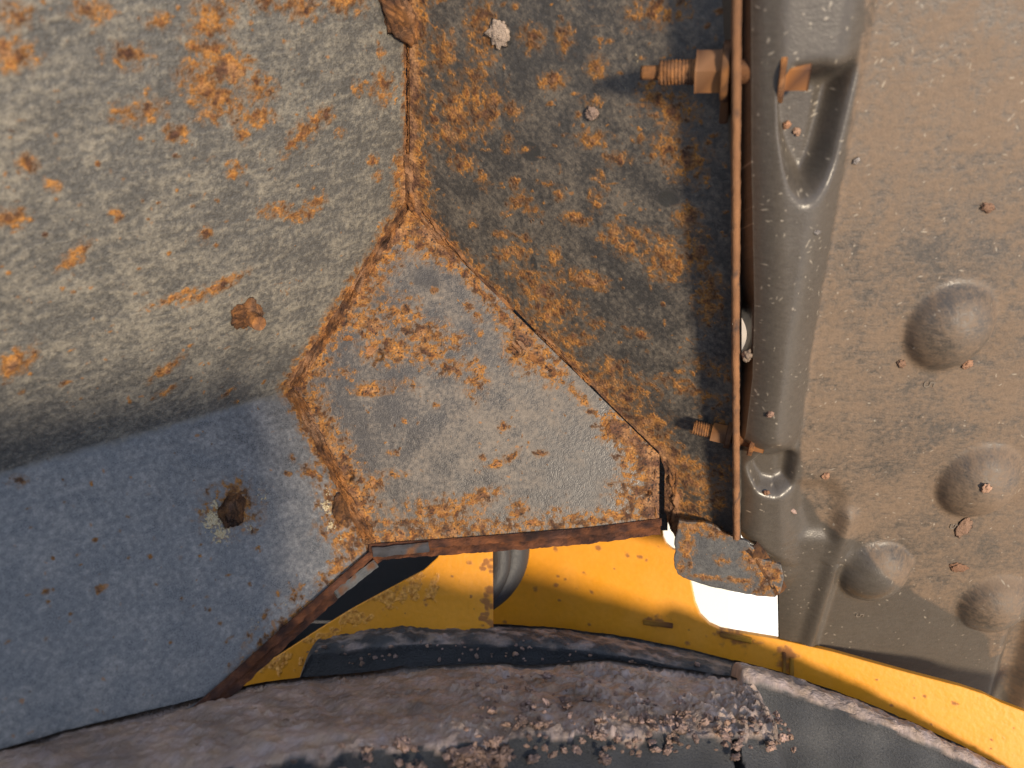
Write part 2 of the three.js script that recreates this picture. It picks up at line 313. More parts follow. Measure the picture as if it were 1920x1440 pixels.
{
  const upV = T.clone().sub(A);
  const Rs = [hit(PU, 760, 0).addScaledVector(upV, 2.6), hit(PU, 762, -80), hit(PU, 763, 0), hit(PU, 759, 380), hit(PU, 548, 733), hit(PL, 694, 1030), hit(PL, 560, 1160), hit(PL, 330, 1370), hit(PL, 260, 1440)];
  const along = (p, s) => p.clone().add(eS.clone().multiplyScalar(s - stOf(p, false)[0]));
  const Ls = [0, 1, 2, 3, 4].map((i) => along(Rs[i], -0.235));
  for (let i = 5; i < Rs.length; i++) { const d = Rs[i].clone().sub(B).dot(eS); Ls.push(Rs[i].clone().add(eS.clone().multiplyScalar(-0.235 - d))); }
  const rows = loftRows(Ls, Rs, 0.0018, 0.02), C_ = 190;
  const grid = rows.map(([l, q]) => Array.from({ length: C_ + 1 }, (_, i) => {
    const f = 1 - Math.pow(1 - i / C_, 1.25), p = l.clone().lerp(q, f);
    const du = p.clone().sub(B), hi = du.dot(PU.n) , lo = du.dot(PL.n);
    const low = Math.abs(lo) < Math.abs(hi); const [s, t] = stOf(p, low);
    const n = low ? PL.n : PU.n;
    const F = shL.sample('rust', s, t);
    const h = 0.0006 * fbm(s * 22, t * 40, 3) + 0.0016 * sst(0.8, 1.3, F) * (0.5 + fbm(s * 170, t * 170, 4)) - 0.0004;
    return { p: p.addScaledVector(n, h * sst(0, 0.004, Math.abs(t) + 0.001)), n, uv: shL.uv(s, t) };
  }));
  var foldedPanel = part('folded_panel', solidGrid(grid, 0.002), mLeft, arch, 'folded grey steel panel with orange rust specks');
}

// ---- gusset plate
const shG = new Sheet(-0.13, -0.10, 0.10, 0.105, 1250);
const gst = (x, y) => { const p = hit(PG, x, y); return [p.x, p.y - CAM_Y]; };
{
  const r = rng(12), m = 0.00029;
  const spot = (x, y, rx, ry = rx, ang = 0, k = 1) => { const [s, t] = gst(x, y); shG.blob('rust', s, t, rx * m, ry * m, ang, k); };
  const line = (x0, y0, x1, y1, w0, w1, k) => shG.line('rust', gst(x0, y0), gst(x1, y1), w0 * m, w1 * m, k);
  line(768, 400, 600, 640, 46, 40, 1.1); line(600, 640, 545, 735, 40, 50, 1.1); line(548, 735, 640, 890, 54, 48, 1.05); line(640, 890, 702, 1020, 48, 42, 1.05);
  line(770, 405, 850, 490, 66, 26, 1.1); line(850, 490, 935, 580, 18, 16, 0.85); line(935, 580, 1030, 690, 26, 34, 1); line(1030, 690, 1120, 780, 14, 10, 0.7);
  line(1150, 800, 1232, 865, 34, 60, 1.15); line(1225, 870, 1228, 975, 56, 56, 1.15); line(705, 1010, 900, 990, 42, 36, 0.95); line(900, 990, 1230, 968, 24, 22, 0.8);
  for (const q of [[700, 610, 56, 34], [745, 590, 46, 40], [790, 625, 56, 36], [735, 655, 60, 34], [800, 660, 50, 30], [855, 640, 34, 20], [845, 690, 40, 22], [893, 715, 24, 40], [880, 575, 14], [895, 595, 12], [898, 625, 9], [815, 545, 7], [975, 655, 36, 44], [1000, 680, 36, 26], [1150, 800, 22, 26], [1195, 870, 44, 40], [1190, 930, 50, 46], [1150, 965, 40, 20], [700, 730, 44, 14], [645, 700, 26, 14], [750, 720, 34, 14, 0, 0.7], [830, 955, 80, 26], [780, 990, 50, 26], [900, 930, 50, 16, 0.3], [930, 870, 34, 9, 0.4], [960, 855, 18, 12, 0.6], [1015, 850, 14, 8], [905, 858, 8], [740, 850, 14, 8], [700, 905, 26, 22], [970, 955, 20, 24], [1040, 960, 34, 14, 0, 0.7], [930, 985, 60, 12, 0, 0.7], [735, 888, 34, 10, 0, 0.72], [945, 800, 12], [820, 760, 8], [760, 790, 8]]) spot(...q);
  for (let i = 0; i < 90; i++) { const x = 620 + r() * 560, y = 460 + r() * 520; spot(x, y, 2 + 6 * r() * r(), 2 + 4 * r() * r(), r() * 3, 0.6 + 0.25 * r()); }
  for (const [x, y, rx, ry] of [[800, 520, 60, 45], [700, 870, 14, 18], [720, 560, 40, 40]]) { const [s, t] = gst(x, y); shG.blob('dark', s, t, rx * m, ry * m, 0, 0.6); }
}
const texG = shG.bake(rusty(shG, { paint: [0.062, 0.057, 0.054], dust: [0.180, 0.150, 0.120], dustK: 0.44, pit: 0.36, rough: 0.46, seed: 4, bump: 0.5 }));
const mGusset = new THREE.MeshStandardMaterial({ ...texG, bumpScale: 0.0026 });
const pit = (s, t, x, y, r, d, f = gst) => { const [a, b] = f(x, y); const q = Math.hypot(s - a, t - b) / r; return q < 1.2 ? -d * (1 - sst(0.35, 1.1, q + 0.25 * n2(s * 420, t * 420))) : 0; };
{
  const pt = (x, y) => hit(PG, x, y).add(V(0, 0, 0.0018));
  const Ls = [pt(766, 396), pt(548, 735), pt(700, 1020)], Rs = [pt(768, 396), pt(1235, 852), pt(1234, 982)];
  // rows: apex to (B,E), then to (C,D)
  const rows = loftRows(Ls, Rs, 0.0009), C_ = 230;
  const grid = rows.map(([l, q]) => Array.from({ length: C_ + 1 }, (_, i) => {
    const p = l.clone().lerp(q, i / C_), s = p.x, t = p.y - CAM_Y, F = shG.sample('rust', s, t);
    let h = 0.0005 * fbm(s * 25, t * 25, 3) + 0.0014 * sst(0.75, 1.2, F) * (0.4 + fbm(s * 190 + 5, t * 190, 4));
    h += pit(s, t, 968, 652, 0.005, 0.004) + pit(s, t, 655, 893, 0.003, 0.004) + pit(s, t, 1213, 925, 0.0022, 0.003) + pit(s, t, 712, 668, 0.0026, 0.003) + pit(s, t, 960, 612, 0.002, 0.002);
    p.z += h; return { p, n: V(0, 0, 1), uv: shG.uv(s, t) };
  }));
  var gusset = part('gusset_plate', solidGrid(grid, 0.0026), mGusset, arch, 'pentagonal grey gusset plate speckled with pitted rust');
}

// ---- side plate (right)
const eR = A.clone().sub(E).normalize();                 // along the seam, up-left
const eR2 = PR.n.clone().cross(eR).normalize(); if (eR2.y < 0) eR2.negate();   // across the seam, up-right
const rst = (x, y) => { const d = hit(PR, x, y).sub(E); return [d.dot(eR), d.dot(eR2)]; };
const shR = new Sheet(-0.14, -0.08, 0.33, 0.25, 1550);
{
  const r = rng(33);
  const spot = (x, y, rx, ry = rx, ang = 0, k = 1) => { const [s, t] = rst(x, y), D = -hit(PR, x, y).z; const c = D / FPX * 1.2; shR.blob('rust', s, t, rx * c, ry * c, ang - 0.78 * 1, k); };
  const line = (x0, y0, x1, y1, w0, w1, k) => shR.line('rust', rst(x0, y0), rst(x1, y1), w0 * 0.00028, w1 * 0.00028, k);
  line(772, -60, 772, 300, 34, 30, 1.25); line(772, 300, 775, 380, 40, 44, 1.3); line(775, 390, 860, 480, 40, 24, 1.15); line(860, 480, 960, 580, 26, 28, 1); line(960, 580, 1120, 730, 34, 30, 1); line(1120, 740, 1240, 850, 40, 44, 1.1); line(1250, 860, 1262, 980, 44, 40, 1.25); line(1262, 980, 1285, 1070, 22, 14, 1.15);
  for (const q of [[860, 215, 52, 40], [880, 180, 40, 50], [850, 250, 40, 34], [905, 215, 26, 26], [900, 60, 30, 44], [905, 30, 24], [995, 70, 26, 20], [830, 100, 26, 40], [866, 305, 24, 18], [815, 225, 18, 14], [818, 258, 16, 12], [1110, 262, 34, 14], [1035, 150, 26, 14], [1120, 128, 20, 20], [960, 205, 20, 16, 0.4], [925, 190, 20, 30, 0.5], [890, 145, 24, 26], [955, 258, 12], [953, 280, 12], [1060, 75, 18, 26], [905, 340, 14, 16], [975, 375, 26, 14, -0.4], [1000, 395, 20, 10], [1048, 362, 13, 13], [1080, 410, 30, 12, 0], [965, 342, 12], [1118, 375, 16, 20], [1160, 300, 26, 14], [1110, 190, 20, 10], [1150, 440, 26, 20, -0.5], [1180, 465, 30, 18, -0.4], [1080, 520, 40, 18], [1110, 530, 30, 16], [960, 475, 44, 16, -0.2], [940, 440, 20, 8], [985, 445, 12], [1040, 485, 14, 22], [1010, 545, 44, 22, -0.2], [1050, 575, 44, 22], [985, 520, 34, 24], [1020, 590, 40, 26], [1070, 635, 44, 22, -0.3], [1120, 605, 20, 10], [1150, 690, 36, 20, -0.4], [1170, 740, 60, 34, -0.3], [1215, 790, 46, 26], [1130, 720, 50, 26], [1240, 480, 34, 40], [1255, 500, 40, 30], [1235, 185, 40, 26], [1265, 210, 34, 34], [1255, 275, 40, 24], [1290, 300, 36, 40], [1230, 20, 50, 26], [1310, 470, 26, 44], [1290, 410, 26, 22], [1190, 440, 34, 16], [1330, 560, 26, 50], [1195, 625, 22, 10], [1290, 730, 60, 16, 0.3, 0.85], [1330, 690, 40, 20, 0, 0.8], [1350, 800, 14, 30, 0, 0.8], [1290, 905, 50, 40], [1300, 950, 40, 30], [1320, 980, 30, 20], [1280, 870, 34, 24], [1345, 880, 22, 24, 0, 0.9], [1345, 940, 20, 26, 0, 0.9], [1352, 1045, 13, 10], [1310, 1070, 12, 8], [1330, 1085, 50, 6, 0.2, 0.9], [1290, 1010, 10, 34, 0, 1], [1200, 260, 14, 8], [1120, 330, 14, 10]]) spot(...q);
  for (let i = 0; i < 260; i++) { const x = 800 + r() * 570, y = -20 + r() * 860; if (y < 400 + (x - 775) * 0.98) spot(x, y, 3 + 13 * r() * r(), 2 + 8 * r() * r(), -0.4 + r() * 0.6, 0.62 + 0.35 * r()); }
  for (const [x, y, rx, ry, k] of [[995, 283, 22, 18, 1.2], [1250, 370, 26, 18, 1], [1000, 498, 8, 22, 1.2]]) { const [s, t] = rst(x, y); shR.blob('dark', s, t, rx * 0.00027, ry * 0.00027, -0.7, k); }
  for (const [x, y, k] of [[1190, 105, 0.5], [1180, 165, 0.5]]) { const [s, t] = rst(x, y); shR.blob('pale', s, t, 0.003, 0.002, 0, k); }
}
const texR = shR.bake(rusty(shR, { paint: [0.050, 0.047, 0.044], dust: [0.130, 0.108, 0.083], dustK: 0.55, patch: 0.45, pit: 0.2, rough: 0.46, seed: 7, bump: 0.7 }));
const mRight = new THREE.MeshStandardMaterial({ ...texR, bumpScale: 0.0024 });
{
  const pt = (x, y) => hit(PR, x, y);
  const upV = T.clone().sub(A);
  const Ls = [pt(774, 0).addScaledVector(upV, 2.6), pt(768, -80), pt(769, 0), pt(770, 388), pt(1236, 848), pt(1247, 880), pt(1246, 960), pt(1272, 985), pt(1268, 1050)], Rs = [pt(1390, 0).addScaledVector(upV, 2.6), pt(1391, -80), pt(1390, 0), pt(1388, 388), pt(1388, 760), pt(1388, 840), pt(1388, 930), pt(1386, 990), pt(1390, 1068)];
  const rows = loftRows(Ls, Rs, 0.0016, 0.02), C_ = 170;
  const grid = rows.map(([l, q]) => Array.from({ length: C_ + 1 }, (_, i) => {
    const p = l.clone().lerp(q, i / C_), d = p.clone().sub(E), s = d.dot(eR), t = d.dot(eR2), F = shR.sample('rust', s, t);
    const h = 0.0007 * fbm(s * 22 + 3, t * 22, 3) + 0.0014 * sst(0.8, 1.25, F) * (0.4 + fbm(s * 180 + 5, t * 180, 4));
    return { p: p.addScaledVector(PR.n, h), n: PR.n, uv: shR.uv(s, t) };
  }));
  var sidePlate = part('side_plate', solidGrid(grid, 0.0026), mRight, arch, 'dark grey side plate scattered with orange rust spots');
}

// ---- mounting flange: standing strip along the right edge of the side plate, seen on its edge
const flangeD = (y) => 1 / lerp(1 / 0.272, 1 / 0.408, y / 1000);
{
  const rows = [];
  for (let i = 0; i <= 220; i++) {
    const y = -260 + (1012 + 260) * i / 220, D = flangeD(y), w = 0.0037;
    const xl = 1371 + 0.5 * n2(y * 0.02, 1) + (y > 600 ? (y - 600) * 0.008 : 0);
    const a = at(xl, y, D), right = V(1, 0, 0);
    const b = a.clone().addScaledVector(right, w);
    // rounded nose, then back to the plate
    const back = ray(xl + 6, y).multiplyScalar(0.042).setY(0);
    rows.push([a.clone().add(back), a.clone().addScaledVector(back, 0.02), a.clone().lerp(b, 0.25).add(V(0, 0, 0.0007)), a.clone().lerp(b, 0.6).add(V(0, 0, 0.0008)), b.clone().addScaledVector(back, 0.02), b.clone().add(back)]);
  }
  const pos = [], idx = [], uv = [];
  const C_ = rows[0].length;
  rows.forEach((r, j) => r.forEach((p, i) => { const k = 0.00025 * n3(p.x * 500, p.y * 500, p.z * 500); pos.push(p.x + k, p.y, p.z + k); uv.push(i * 0.08, j * 0.1); }));
  for (let j = 0; j + 1 < rows.length; j++) for (let i = 0; i + 1 < C_; i++) { const a = j * C_ + i; idx.push(a, a + C_, a + 1, a + 1, a + C_, a + C_ + 1); }
  const g = new THREE.BufferGeometry(); g.setAttribute('position', new THREE.Float32BufferAttribute(pos, 3)); g.setAttribute('uv', new THREE.Float32BufferAttribute(uv, 2)); g.setIndex(idx); g.computeVertexNormals();
  colourBy(g, (x, y, z) => { const a = clamp(0.55 + 0.6 * fbm3(x * 30, y * 90, z * 30, 4)); const b = sst(0.1, 0.45, fbm3(x * 200, y * 60 + 4, z * 200, 4)); return [lerp(lerp(0.17, 0.40, a), 0.085, b * 0.9), lerp(lerp(0.082, 0.185, a), 0.055, b * 0.9), lerp(lerp(0.04, 0.075, a), 0.042, b * 0.9)]; });
  part('mounting_flange', g, mSteelRust, arch, 'narrow rusty standing edge between side plate and liner');
}

// ---- tab at the foot of the side plate
{
  const pl = { n: V(-0.25, -0.22, 1).normalize(), p: at(1330, 1010, 0.425) };
  const q = (x, y) => hit(pl, x, y);
  const out = [[1274, 975], [1268, 1010], [1267, 1040], [1266, 1062], [1278, 1076], [1296, 1083], [1330, 1094], [1375, 1103], [1420, 1112], [1452, 1114], [1462, 1104], [1466, 1078], [1462, 1056], [1440, 1050], [1415, 1040], [1410, 1024], [1400, 1014], [1380, 1008], [1330, 980]];
  const c = q(1350, 1040), ex = V(1, 0, 0).addScaledVector(pl.n, -pl.n.x).normalize(), ey = pl.n.clone().cross(ex);
  const rr = rng(3); const sh = new THREE.Shape();
  const pts = []; for (let i = 0; i < out.length; i++) { const a = out[i], b = out[(i + 1) % out.length]; for (let k = 0; k < 4; k++) { const x = lerp(a[0], b[0], k / 4) + (i < 4 || i > 12 ? (rr() - 0.5) * 5 : (rr() - 0.5) * 1.5), y = lerp(a[1], b[1], k / 4) + (rr() - 0.5) * 1.5; const d = q(x, y).sub(c); pts.push(new THREE.Vector2(d.dot(ex), d.dot(ey))); } }
  sh.setFromPoints(pts);
  const g = new THREE.ExtrudeGeometry(sh, { depth: 0.0022, bevelEnabled: true, bevelSize: 0.0006, bevelThickness: 0.0006, bevelSegments: 2 });
  const shT = new Sheet(-0.035, -0.03, 0.04, 0.03, 512);
  const tst = (x, y) => { const d = q(x, y).sub(c); return [d.dot(ex), d.dot(ey)]; };
  for (const [x, y, rx, ry, k] of [[1300, 985, 44, 16, 1.1], [1350, 995, 40, 14, 1], [1290, 1020, 14, 34, 1.1], [1285, 1060, 14, 20, 0.9], [1352, 1045, 15, 12, 0.95], [1320, 1078, 40, 7, 0.9], [1390, 1085, 50, 7, 0.85], [1430, 1095, 30, 26, 1], [1440, 1070, 26, 30, 1.2], [1410, 1045, 22, 22, 1.2]]) { const [s, t] = tst(x, y); shT.blob('rust', s, t, rx * 0.0003, ry * 0.0003, 0, k); }
  const tx = shT.bake(rusty(shT, { paint: [0.07, 0.07, 0.072], dust: [0.11, 0.105, 0.095], dustK: 0.3, pit: 0.2, seed: 15, bump: 0.5 }));
  const uv = g.attributes.uv, p = g.attributes.position; for (let i = 0; i < p.count; i++) { const w = shT.uv(p.getX(i), p.getY(i)); uv.setXY(i, w[0], w[1]); }
  g.applyMatrix4(new THREE.Matrix4().makeBasis(ex, ey, pl.n).setPosition(c));
  const tab = part('tab', g, new THREE.MeshStandardMaterial({ ...tx, bumpScale: 0.002 }), arch, 'broken lower tab with ragged left edge');
  // curled rusty return at the right end of the tab
  const rows = [];
  for (let j = 0; j <= 26; j++) { const f = j / 26, x = lerp(1396, 1452, Math.pow(f, 0.8)), y = lerp(1026, 1110, f), row = []; for (let i = 0; i <= 14; i++) { const a = i / 14 * 2.4 - 0.5, r0 = 0.005; const b = q(x + 4, y); const n = 0.0006 * fbm3(b.x * 300 + i, b.y * 300, i * 0.4, 3); row.push(b.add(V(Math.sin(a) * (r0 + n) + 0.001, 0.003 * Math.sin(a), Math.cos(a) * (r0 + n) - 0.002))); } rows.push(row); }
  const grid = rows.map((r, j) => r.map((p2, i) => ({ p: p2, n: V(0, 0, 1), uv: [i * 0.05, j * 0.05] })));
  const cg = solidGrid(grid, 0.0012); colourBy(cg, (x, y, z) => { const k = rustTone(x, y, z, 0.1), d = sst(0.25, 0.5, n3(x * 420, y * 420, z * 420)); return k.map((v) => v * lerp(0.62, 0.15, d)); });
  part('rolled_edge', cg, mSteelRust, tab);
}

// ---- lumpy rust scale along the welds, as real ridges
function crust(name, pts, n, side, w, h, seed, parent, pale = 0.7) {   // pts: 3-D centre line; side(i)->unit vector across
  const cum = cumOf(pts), rows = Math.round(cum[cum.length - 1] / 0.0009), cols = 20, pos = [], uv = [], idx = [];
  for (let j = 0; j <= rows; j++) {
    const f = j / rows, c = polyAt(pts, cum, f), tan = polyAt(pts, cum, Math.min(1, f + 0.01)).sub(polyAt(pts, cum, Math.max(0, f - 0.01))).normalize();
    const sd = tan.clone().cross(n).normalize();
    const wob = 0.25 * fbm(f * cum[cum.length - 1] * 90 + seed * 9, seed, 3), ww = w * (0.8 + 0.7 * wob), end = sst(0, 0.03, f) * sst(0, 0.03, 1 - f);
    for (let i = 0; i <= cols; i++) {
      const u = i / cols * 2 - 1, L = f * cum[cum.length - 1];
      const prof = Math.pow(Math.max(0, 1 - u * u), 0.8);
      const k = (0.45 + 0.75 * fbm(L * 130 + seed * 5, u * 1.6 + seed, 4) + 0.35 * (0.4 - Math.abs(n2(L * 210 + seed, u * 2.4)))) * h * prof * end - 0.0007 * (1 - prof) - 0.0006;
      const gu = (u - 0.30 - 0.35 * n2(L * 60 + seed * 3, 5)) / 0.16, crack = Math.max(0, 1 - gu * gu) * sst(-0.15, 0.2, fbm(L * 70 + seed * 11, 2, 3));
      const p = c.clone().addScaledVector(n, -0.0038 * crack * end * (h > 0.0025 ? 1 : 0.4)).addScaledVector(sd, u * ww + w * wob * 0.6 + 0.0006 * n2(L * 600, i)).addScaledVector(n, k);
      pos.push(p.x, p.y, p.z); uv.push(L / 0.03, u * ww / 0.03);
    }
  }
  for (let j = 0; j < rows; j++) for (let i = 0; i < cols; i++) { const a = j * (cols + 1) + i; idx.push(a, a + 1, a + cols + 1, a + 1, a + cols + 2, a + cols + 1); }
  const g = new THREE.BufferGeometry(); g.setAttribute('position', new THREE.Float32BufferAttribute(pos, 3)); g.setAttribute('uv', new THREE.Float32BufferAttribute(uv, 2)); g.setIndex(idx); g.computeVertexNormals();
  colourBy(g, (x, y, z) => rustTone(x, y, z, pale));
  return part(name, g, mSteelRust, parent);
}
const gz = (x, y, z = 0.002) => hit(PG, x, y).add(V(0, 0, z));
const nAB = PU.n.clone().add(V(0, 0, 1)).normalize(), nBC = PL.n.clone().add(V(0, 0, 1)).normalize();
crust('rust_seam', [gz(764, 394), gz(700, 490), gz(640, 590), gz(590, 665), gz(550, 728)], nAB, null, 0.0040, 0.0066, 1, gusset);
crust('rust_seam', [gz(552, 728), gz(590, 800), gz(630, 880), gz(668, 960), gz(700, 1020)], nBC, null, 0.0042, 0.0066, 2, gusset);
{
  const pv = (x, y) => hit(PR, x, y).lerp(hit(PU, x, y), 0.5);
  crust('rust_seam', [pv(756, 290), pv(764, 330), pv(768, 375), pv(770, 398)], V(0, -0.3, 1).normalize(), null, 0.0085, 0.006, 3, sidePlate);
  crust('rust_seam', [pv(786, -60), pv(785, 80), pv(783, 180), pv(782, 300)], PR.n, null, 0.0044, 0.0045, 4, sidePlate, 0.2);
  crust('rust_seam', [pv(757, 50), pv(757, 140), pv(758, 220), pv(757, 300)], PU.n, null, 0.0022, 0.003, 14, foldedPanel, 0.2);
  crust('rust_seam', [pv(766, 30), pv(767, 150), pv(765, 300)], V(0, -0.3, 0.95).normalize(), null, 0.0013, 0.002, 15, foldedPanel, 0.1);
  crust('rust_seam', [gz(1226, 868, 0.001), gz(1222, 920, 0.001), gz(1228, 975, 0.001)], V(0, 0, 1), null, 0.003, 0.0034, 16, gusset, 0.6);
  crust('rust_seam', [gz(770, 400, 0.001), gz(810, 440, 0.001), gz(850, 485, 0.001)], V(0, 0, 1), null, 0.0042, 0.0036, 17, gusset, 0.7);
  crust('rust_seam', [hit(PR, 790, 392), hit(PR, 830, 440), hit(PR, 880, 500), hit(PR, 960, 585)], PR.n, null, 0.0036, 0.0026, 5, sidePlate, 0.5);
  crust('rust_seam', [hit(PR, 1004, 618), hit(PR, 1060, 672), hit(PR, 1110, 722)], PR.n, null, 0.0034, 0.0024, 6, sidePlate, 0.3);
  crust('rust_seam', [gz(1140, 796, 0.001), gz(1180, 830, 0.001), gz(1225, 862, 0.001)], V(0, 0, 1), null, 0.0042, 0.0032, 7, gusset, 0.9);
  crust('rust_seam', [hit(PR, 1262, 880), hit(PR, 1264, 930), hit(PR, 1262, 975), hit(PR, 1276, 1010)], PR.n, null, 0.005, 0.004, 8, sidePlate, 0.5);
  crust('rust_seam', [gz(950, 615, 0.0005), gz(985, 660, 0.0005), gz(1035, 700, 0.0005)], V(0, 0, 1), null, 0.0044, 0.003, 9, gusset, 0.9);
}

// ---- rusty double lip along the lower edge of gusset and folded panel
function lip(name, top, drop, depth, seed, parent, layers = 2) {   // top: 3-D polyline; drop: vector down the lip; depth: vector out to the front
  const gs = [];
  for (let l = 0; l < layers; l++) {
    const cum = cumOf(top), rows = Math.round(cum[cum.length - 1] / 0.0012), grid = [];
    for (let j = 0; j <= rows; j++) {
      const f = j / rows, c = polyAt(top, cum, f), row = [], rag = 0.5 * fbm(f * 26 + seed * 3 + l * 7, seed, 4) + 0.12 * n2(f * 160, seed + l);
      for (let i = 0; i <= 12; i++) {
        const u = i / 12, d = (l ? 0.35 : 0) + u * (l ? 0.65 + 0.22 * rag : 0.46 + 0.3 * rag);
        const bulge = 0.0005 * fbm(f * 90 + l * 5, u * 4 + seed, 3) + (l ? 0 : 0.0008 * Math.sin(u * 3.1));
        row.push({ p: c.clone().addScaledVector(drop, d).addScaledVector(depth, (l ? -0.1 : 1) + 0).add(V(0, 0, bulge)), n: depth.clone().normalize(), uv: [f * 6, u * 0.3] });
      }
      grid.push(row);
    }
    gs.push(solidGrid(grid, 0.0016));
  }
  const g = mergeGeometries(gs);
  colourBy(g, (x, y, z) => { const k = rustTone(x, y, z, 0.25), q = clamp(0.5 + fbm3(x * 40, y * 200, z * 40 + seed, 3)); return [k[0] * lerp(0.32, 0.72, q), k[1] * lerp(0.26, 0.6, q), k[2] * lerp(0.35, 0.75, q)]; });
  return part(name, g, mSteelRust, parent);
}
lip('lower_lip', [gz(694, 1018, 0), gz(815, 1010, 0), gz(950, 1000, 0), gz(1100, 988, 0), gz(1238, 970, 0)], V(0, -0.0092, 0.0015), V(0, 0, 0.0032), 1, gusset);
lip('lower_lip', [hit(PL, 712, 1016), hit(PL, 640, 1078), hit(PL, 560, 1148), hit(PL, 440, 1256), hit(PL, 330, 1352)], V(0.0055, -0.0062, -0.001), PL.n.clone().multiplyScalar(0.0022), 2, foldedPanel);
{ // overlapping dark strips of old sealer on the lower lips
  const strip = (a, b, w, seed, col, par) => { const g = new THREE.BoxGeometry(a.distanceTo(b), w, 0.0016, 24, 4, 1); const p = g.attributes.position; for (let i = 0; i < p.count; i++) { const x = p.getX(i), y = p.getY(i); p.setXYZ(i, x + 0.0006 * n2(y * 900, seed), y + 0.0007 * fbm(x * 160 + seed, seed, 3), p.getZ(i) + 0.0005 * n2(x * 200, y * 400 + seed)); } g.computeVertexNormals(); const d = b.clone().sub(a).normalize(), z = V(0, 0, 1), y = z.clone().cross(d).normalize(), zz = d.clone().cross(y); g.applyMatrix4(new THREE.Matrix4().makeBasis(d, y, zz).setPosition(a.clone().lerp(b, 0.5))); colourBy(g, (x, yy, z2) => { const k = 1 + 0.5 * fbm3(x * 200, yy * 200, z2 * 200, 3), r = sst(0.15, 0.5, fbm3(x * 120 + 4, yy * 120, z2 * 120, 3)); return [lerp(col[0] * k, 0.2, r), lerp(col[1] * k, 0.09, r), lerp(col[2] * k, 0.04, r)]; }); return part('sealer_strip', g, mSteelRust, par); };
  strip(gz(702, 1032, 0.0048), gz(806, 1022, 0.0048), 0.0052, 1, [0.07, 0.07, 0.08], gusset);
  strip(hit(PL, 632, 1112).add(V(0, 0, 0.003)), hit(PL, 706, 1054).add(V(0, 0, 0.003)), 0.0046, 2, [0.16, 0.165, 0.165], foldedPanel);
}
// blisters, flakes, scab
function blister(x, y, pl, rx, ry, rz, spin, seed, parent, tone = 1, name = 'rust_blister') {
  const g = lump(rx, ry, rz, seed, 0.45, 7, 1.7); orient(g, pl.n, spin); const c = hit(pl, x, y); g.translate(c.x, c.y, c.z); metreUV(g);
  colourBy(g, (a, b, d) => { const k = rustTone(a, b, d, 0.5), q = sst(0.1, 0.5, fbm3(a * 260, b * 260, d * 260, 3)); return [lerp(k[0] * tone, 0.09, q * 0.6), lerp(k[1] * tone, 0.05, q * 0.6), lerp(k[2] * tone, 0.04, q * 0.6)]; });
  return part(name, g, mSteelRust, parent);
}
blister(436, 957, PL, 0.0062, 0.0085, 0.0036, -0.35, 1, foldedPanel, 0.62);
blister(640, 953, PL, 0.0055, 0.0085, 0.0030, -0.15, 2, foldedPanel, 0.5);
blister(697, 657, PG, 0.0052, 0.003, 0.0024, 0.5, 3, gusset, 1.2, 'rust_flake');
blister(710, 648, PG, 0.004, 0.002, 0.0018, 0.6, 13, gusset, 1.1, 'rust_flake');
blister(690, 990, PG, 0.0035, 0.005, 0.004, 0.2, 4, gusset, 0.7, 'rust_flake');
blister(690, 1010, PG, 0.0045, 0.003, 0.0045, 0.2, 5, gusset, 0.6, 'rust_flake');
blister(1000, 672, PG, 0.006, 0.0028, 0.0028, -0.7, 6, gusset, 1.0, 'rust_flake');
blister(1140, 803, PG, 0.0026, 0.005, 0.0026, -0.1, 7, gusset, 0.7, 'rust_flake');
blister(745, 25, PU, 0.016, 0.008, 0.008, -0.7, 8, foldedPanel, 1.05, 'rust_flake');
blister(655, 640 - 5, PG, 0.004, 0.003, 0.002, 0.4, 9, gusset, 1.1, 'rust_flake');

// dark box added behind the steel corner keeps the cavities dark
{
  const m = new THREE.MeshStandardMaterial({ color: new THREE.Color().setRGB(0.05, 0.048, 0.045), roughness: 0.8, bumpMap: GRAIN, bumpScale: 0.001 });
  const o = thing('cavity_backing', 'added dark box that keeps the gap behind the gusset dark', 'backing box', V(-0.25, CAM_Y, -0.57));
  const g = new THREE.BoxGeometry(0.70, 0.60, 0.010); g.translate(0.0, 0.05, -0.245); part('back_wall', g, m, o);
  for (const [w, h, x, y] of [[0.70, 0.010, 0, 0.355], [0.70, 0.010, 0, -0.255], [0.010, 0.60, -0.355, 0.05], [0.010, 0.60, 0.355, 0.05]]) { const k = new THREE.BoxGeometry(w, h, 0.24); k.translate(x, y, -0.118); part('side_wall', k, m, o); }
  const f = new THREE.BoxGeometry(0.13, 0.17, 0.01); f.translate(0.278, -0.0025, 0.105); part('slot_backing', f, m, o);
  const q = new RoundedBoxGeometry(0.3, 0.012, 0.06, 2, 0.003); q.rotateZ(0.5); q.translate(0.03, -0.19, -0.12); part('brace', q, m, o);
}
// ================================================================ PLASTIC LINER (right)
const PP = planeOf(at(1460, 0, 0.283), at(1460, 1100, 0.445), at(1900, 600, 0.352));
const pO = hit(PP, 1640, 600), pX = V(1, 0, 0).addScaledVector(PP.n, -PP.n.x).normalize(), pY = PP.n.clone().cross(pX).normalize();
const pst = (x, y) => { const d = hit(PP, x, y).sub(pO); return [d.dot(pX), d.dot(pY)]; };
function sdPoly(poly, s, t) {   // positive inside
  let d = 1e9, inside = false;
  for (let i = 0, j = poly.length - 1; i < poly.length; j = i++) {
    const [ax, ay] = poly[j], [bx, by] = poly[i], ex = bx - ax, ey = by - ay, h = clamp(((s - ax) * ex + (t - ay) * ey) / (ex * ex + ey * ey));
    const x = s - ax - ex * h, y = t - ay - ey * h; d = Math.min(d, x * x + y * y);
    if ((ay > t) !== (by > t) && s < (bx - ax) * (t - ay) / (by - ay) + ax) inside = !inside;
  }
  return Math.sqrt(d) * (inside ? 1 : -1);
}
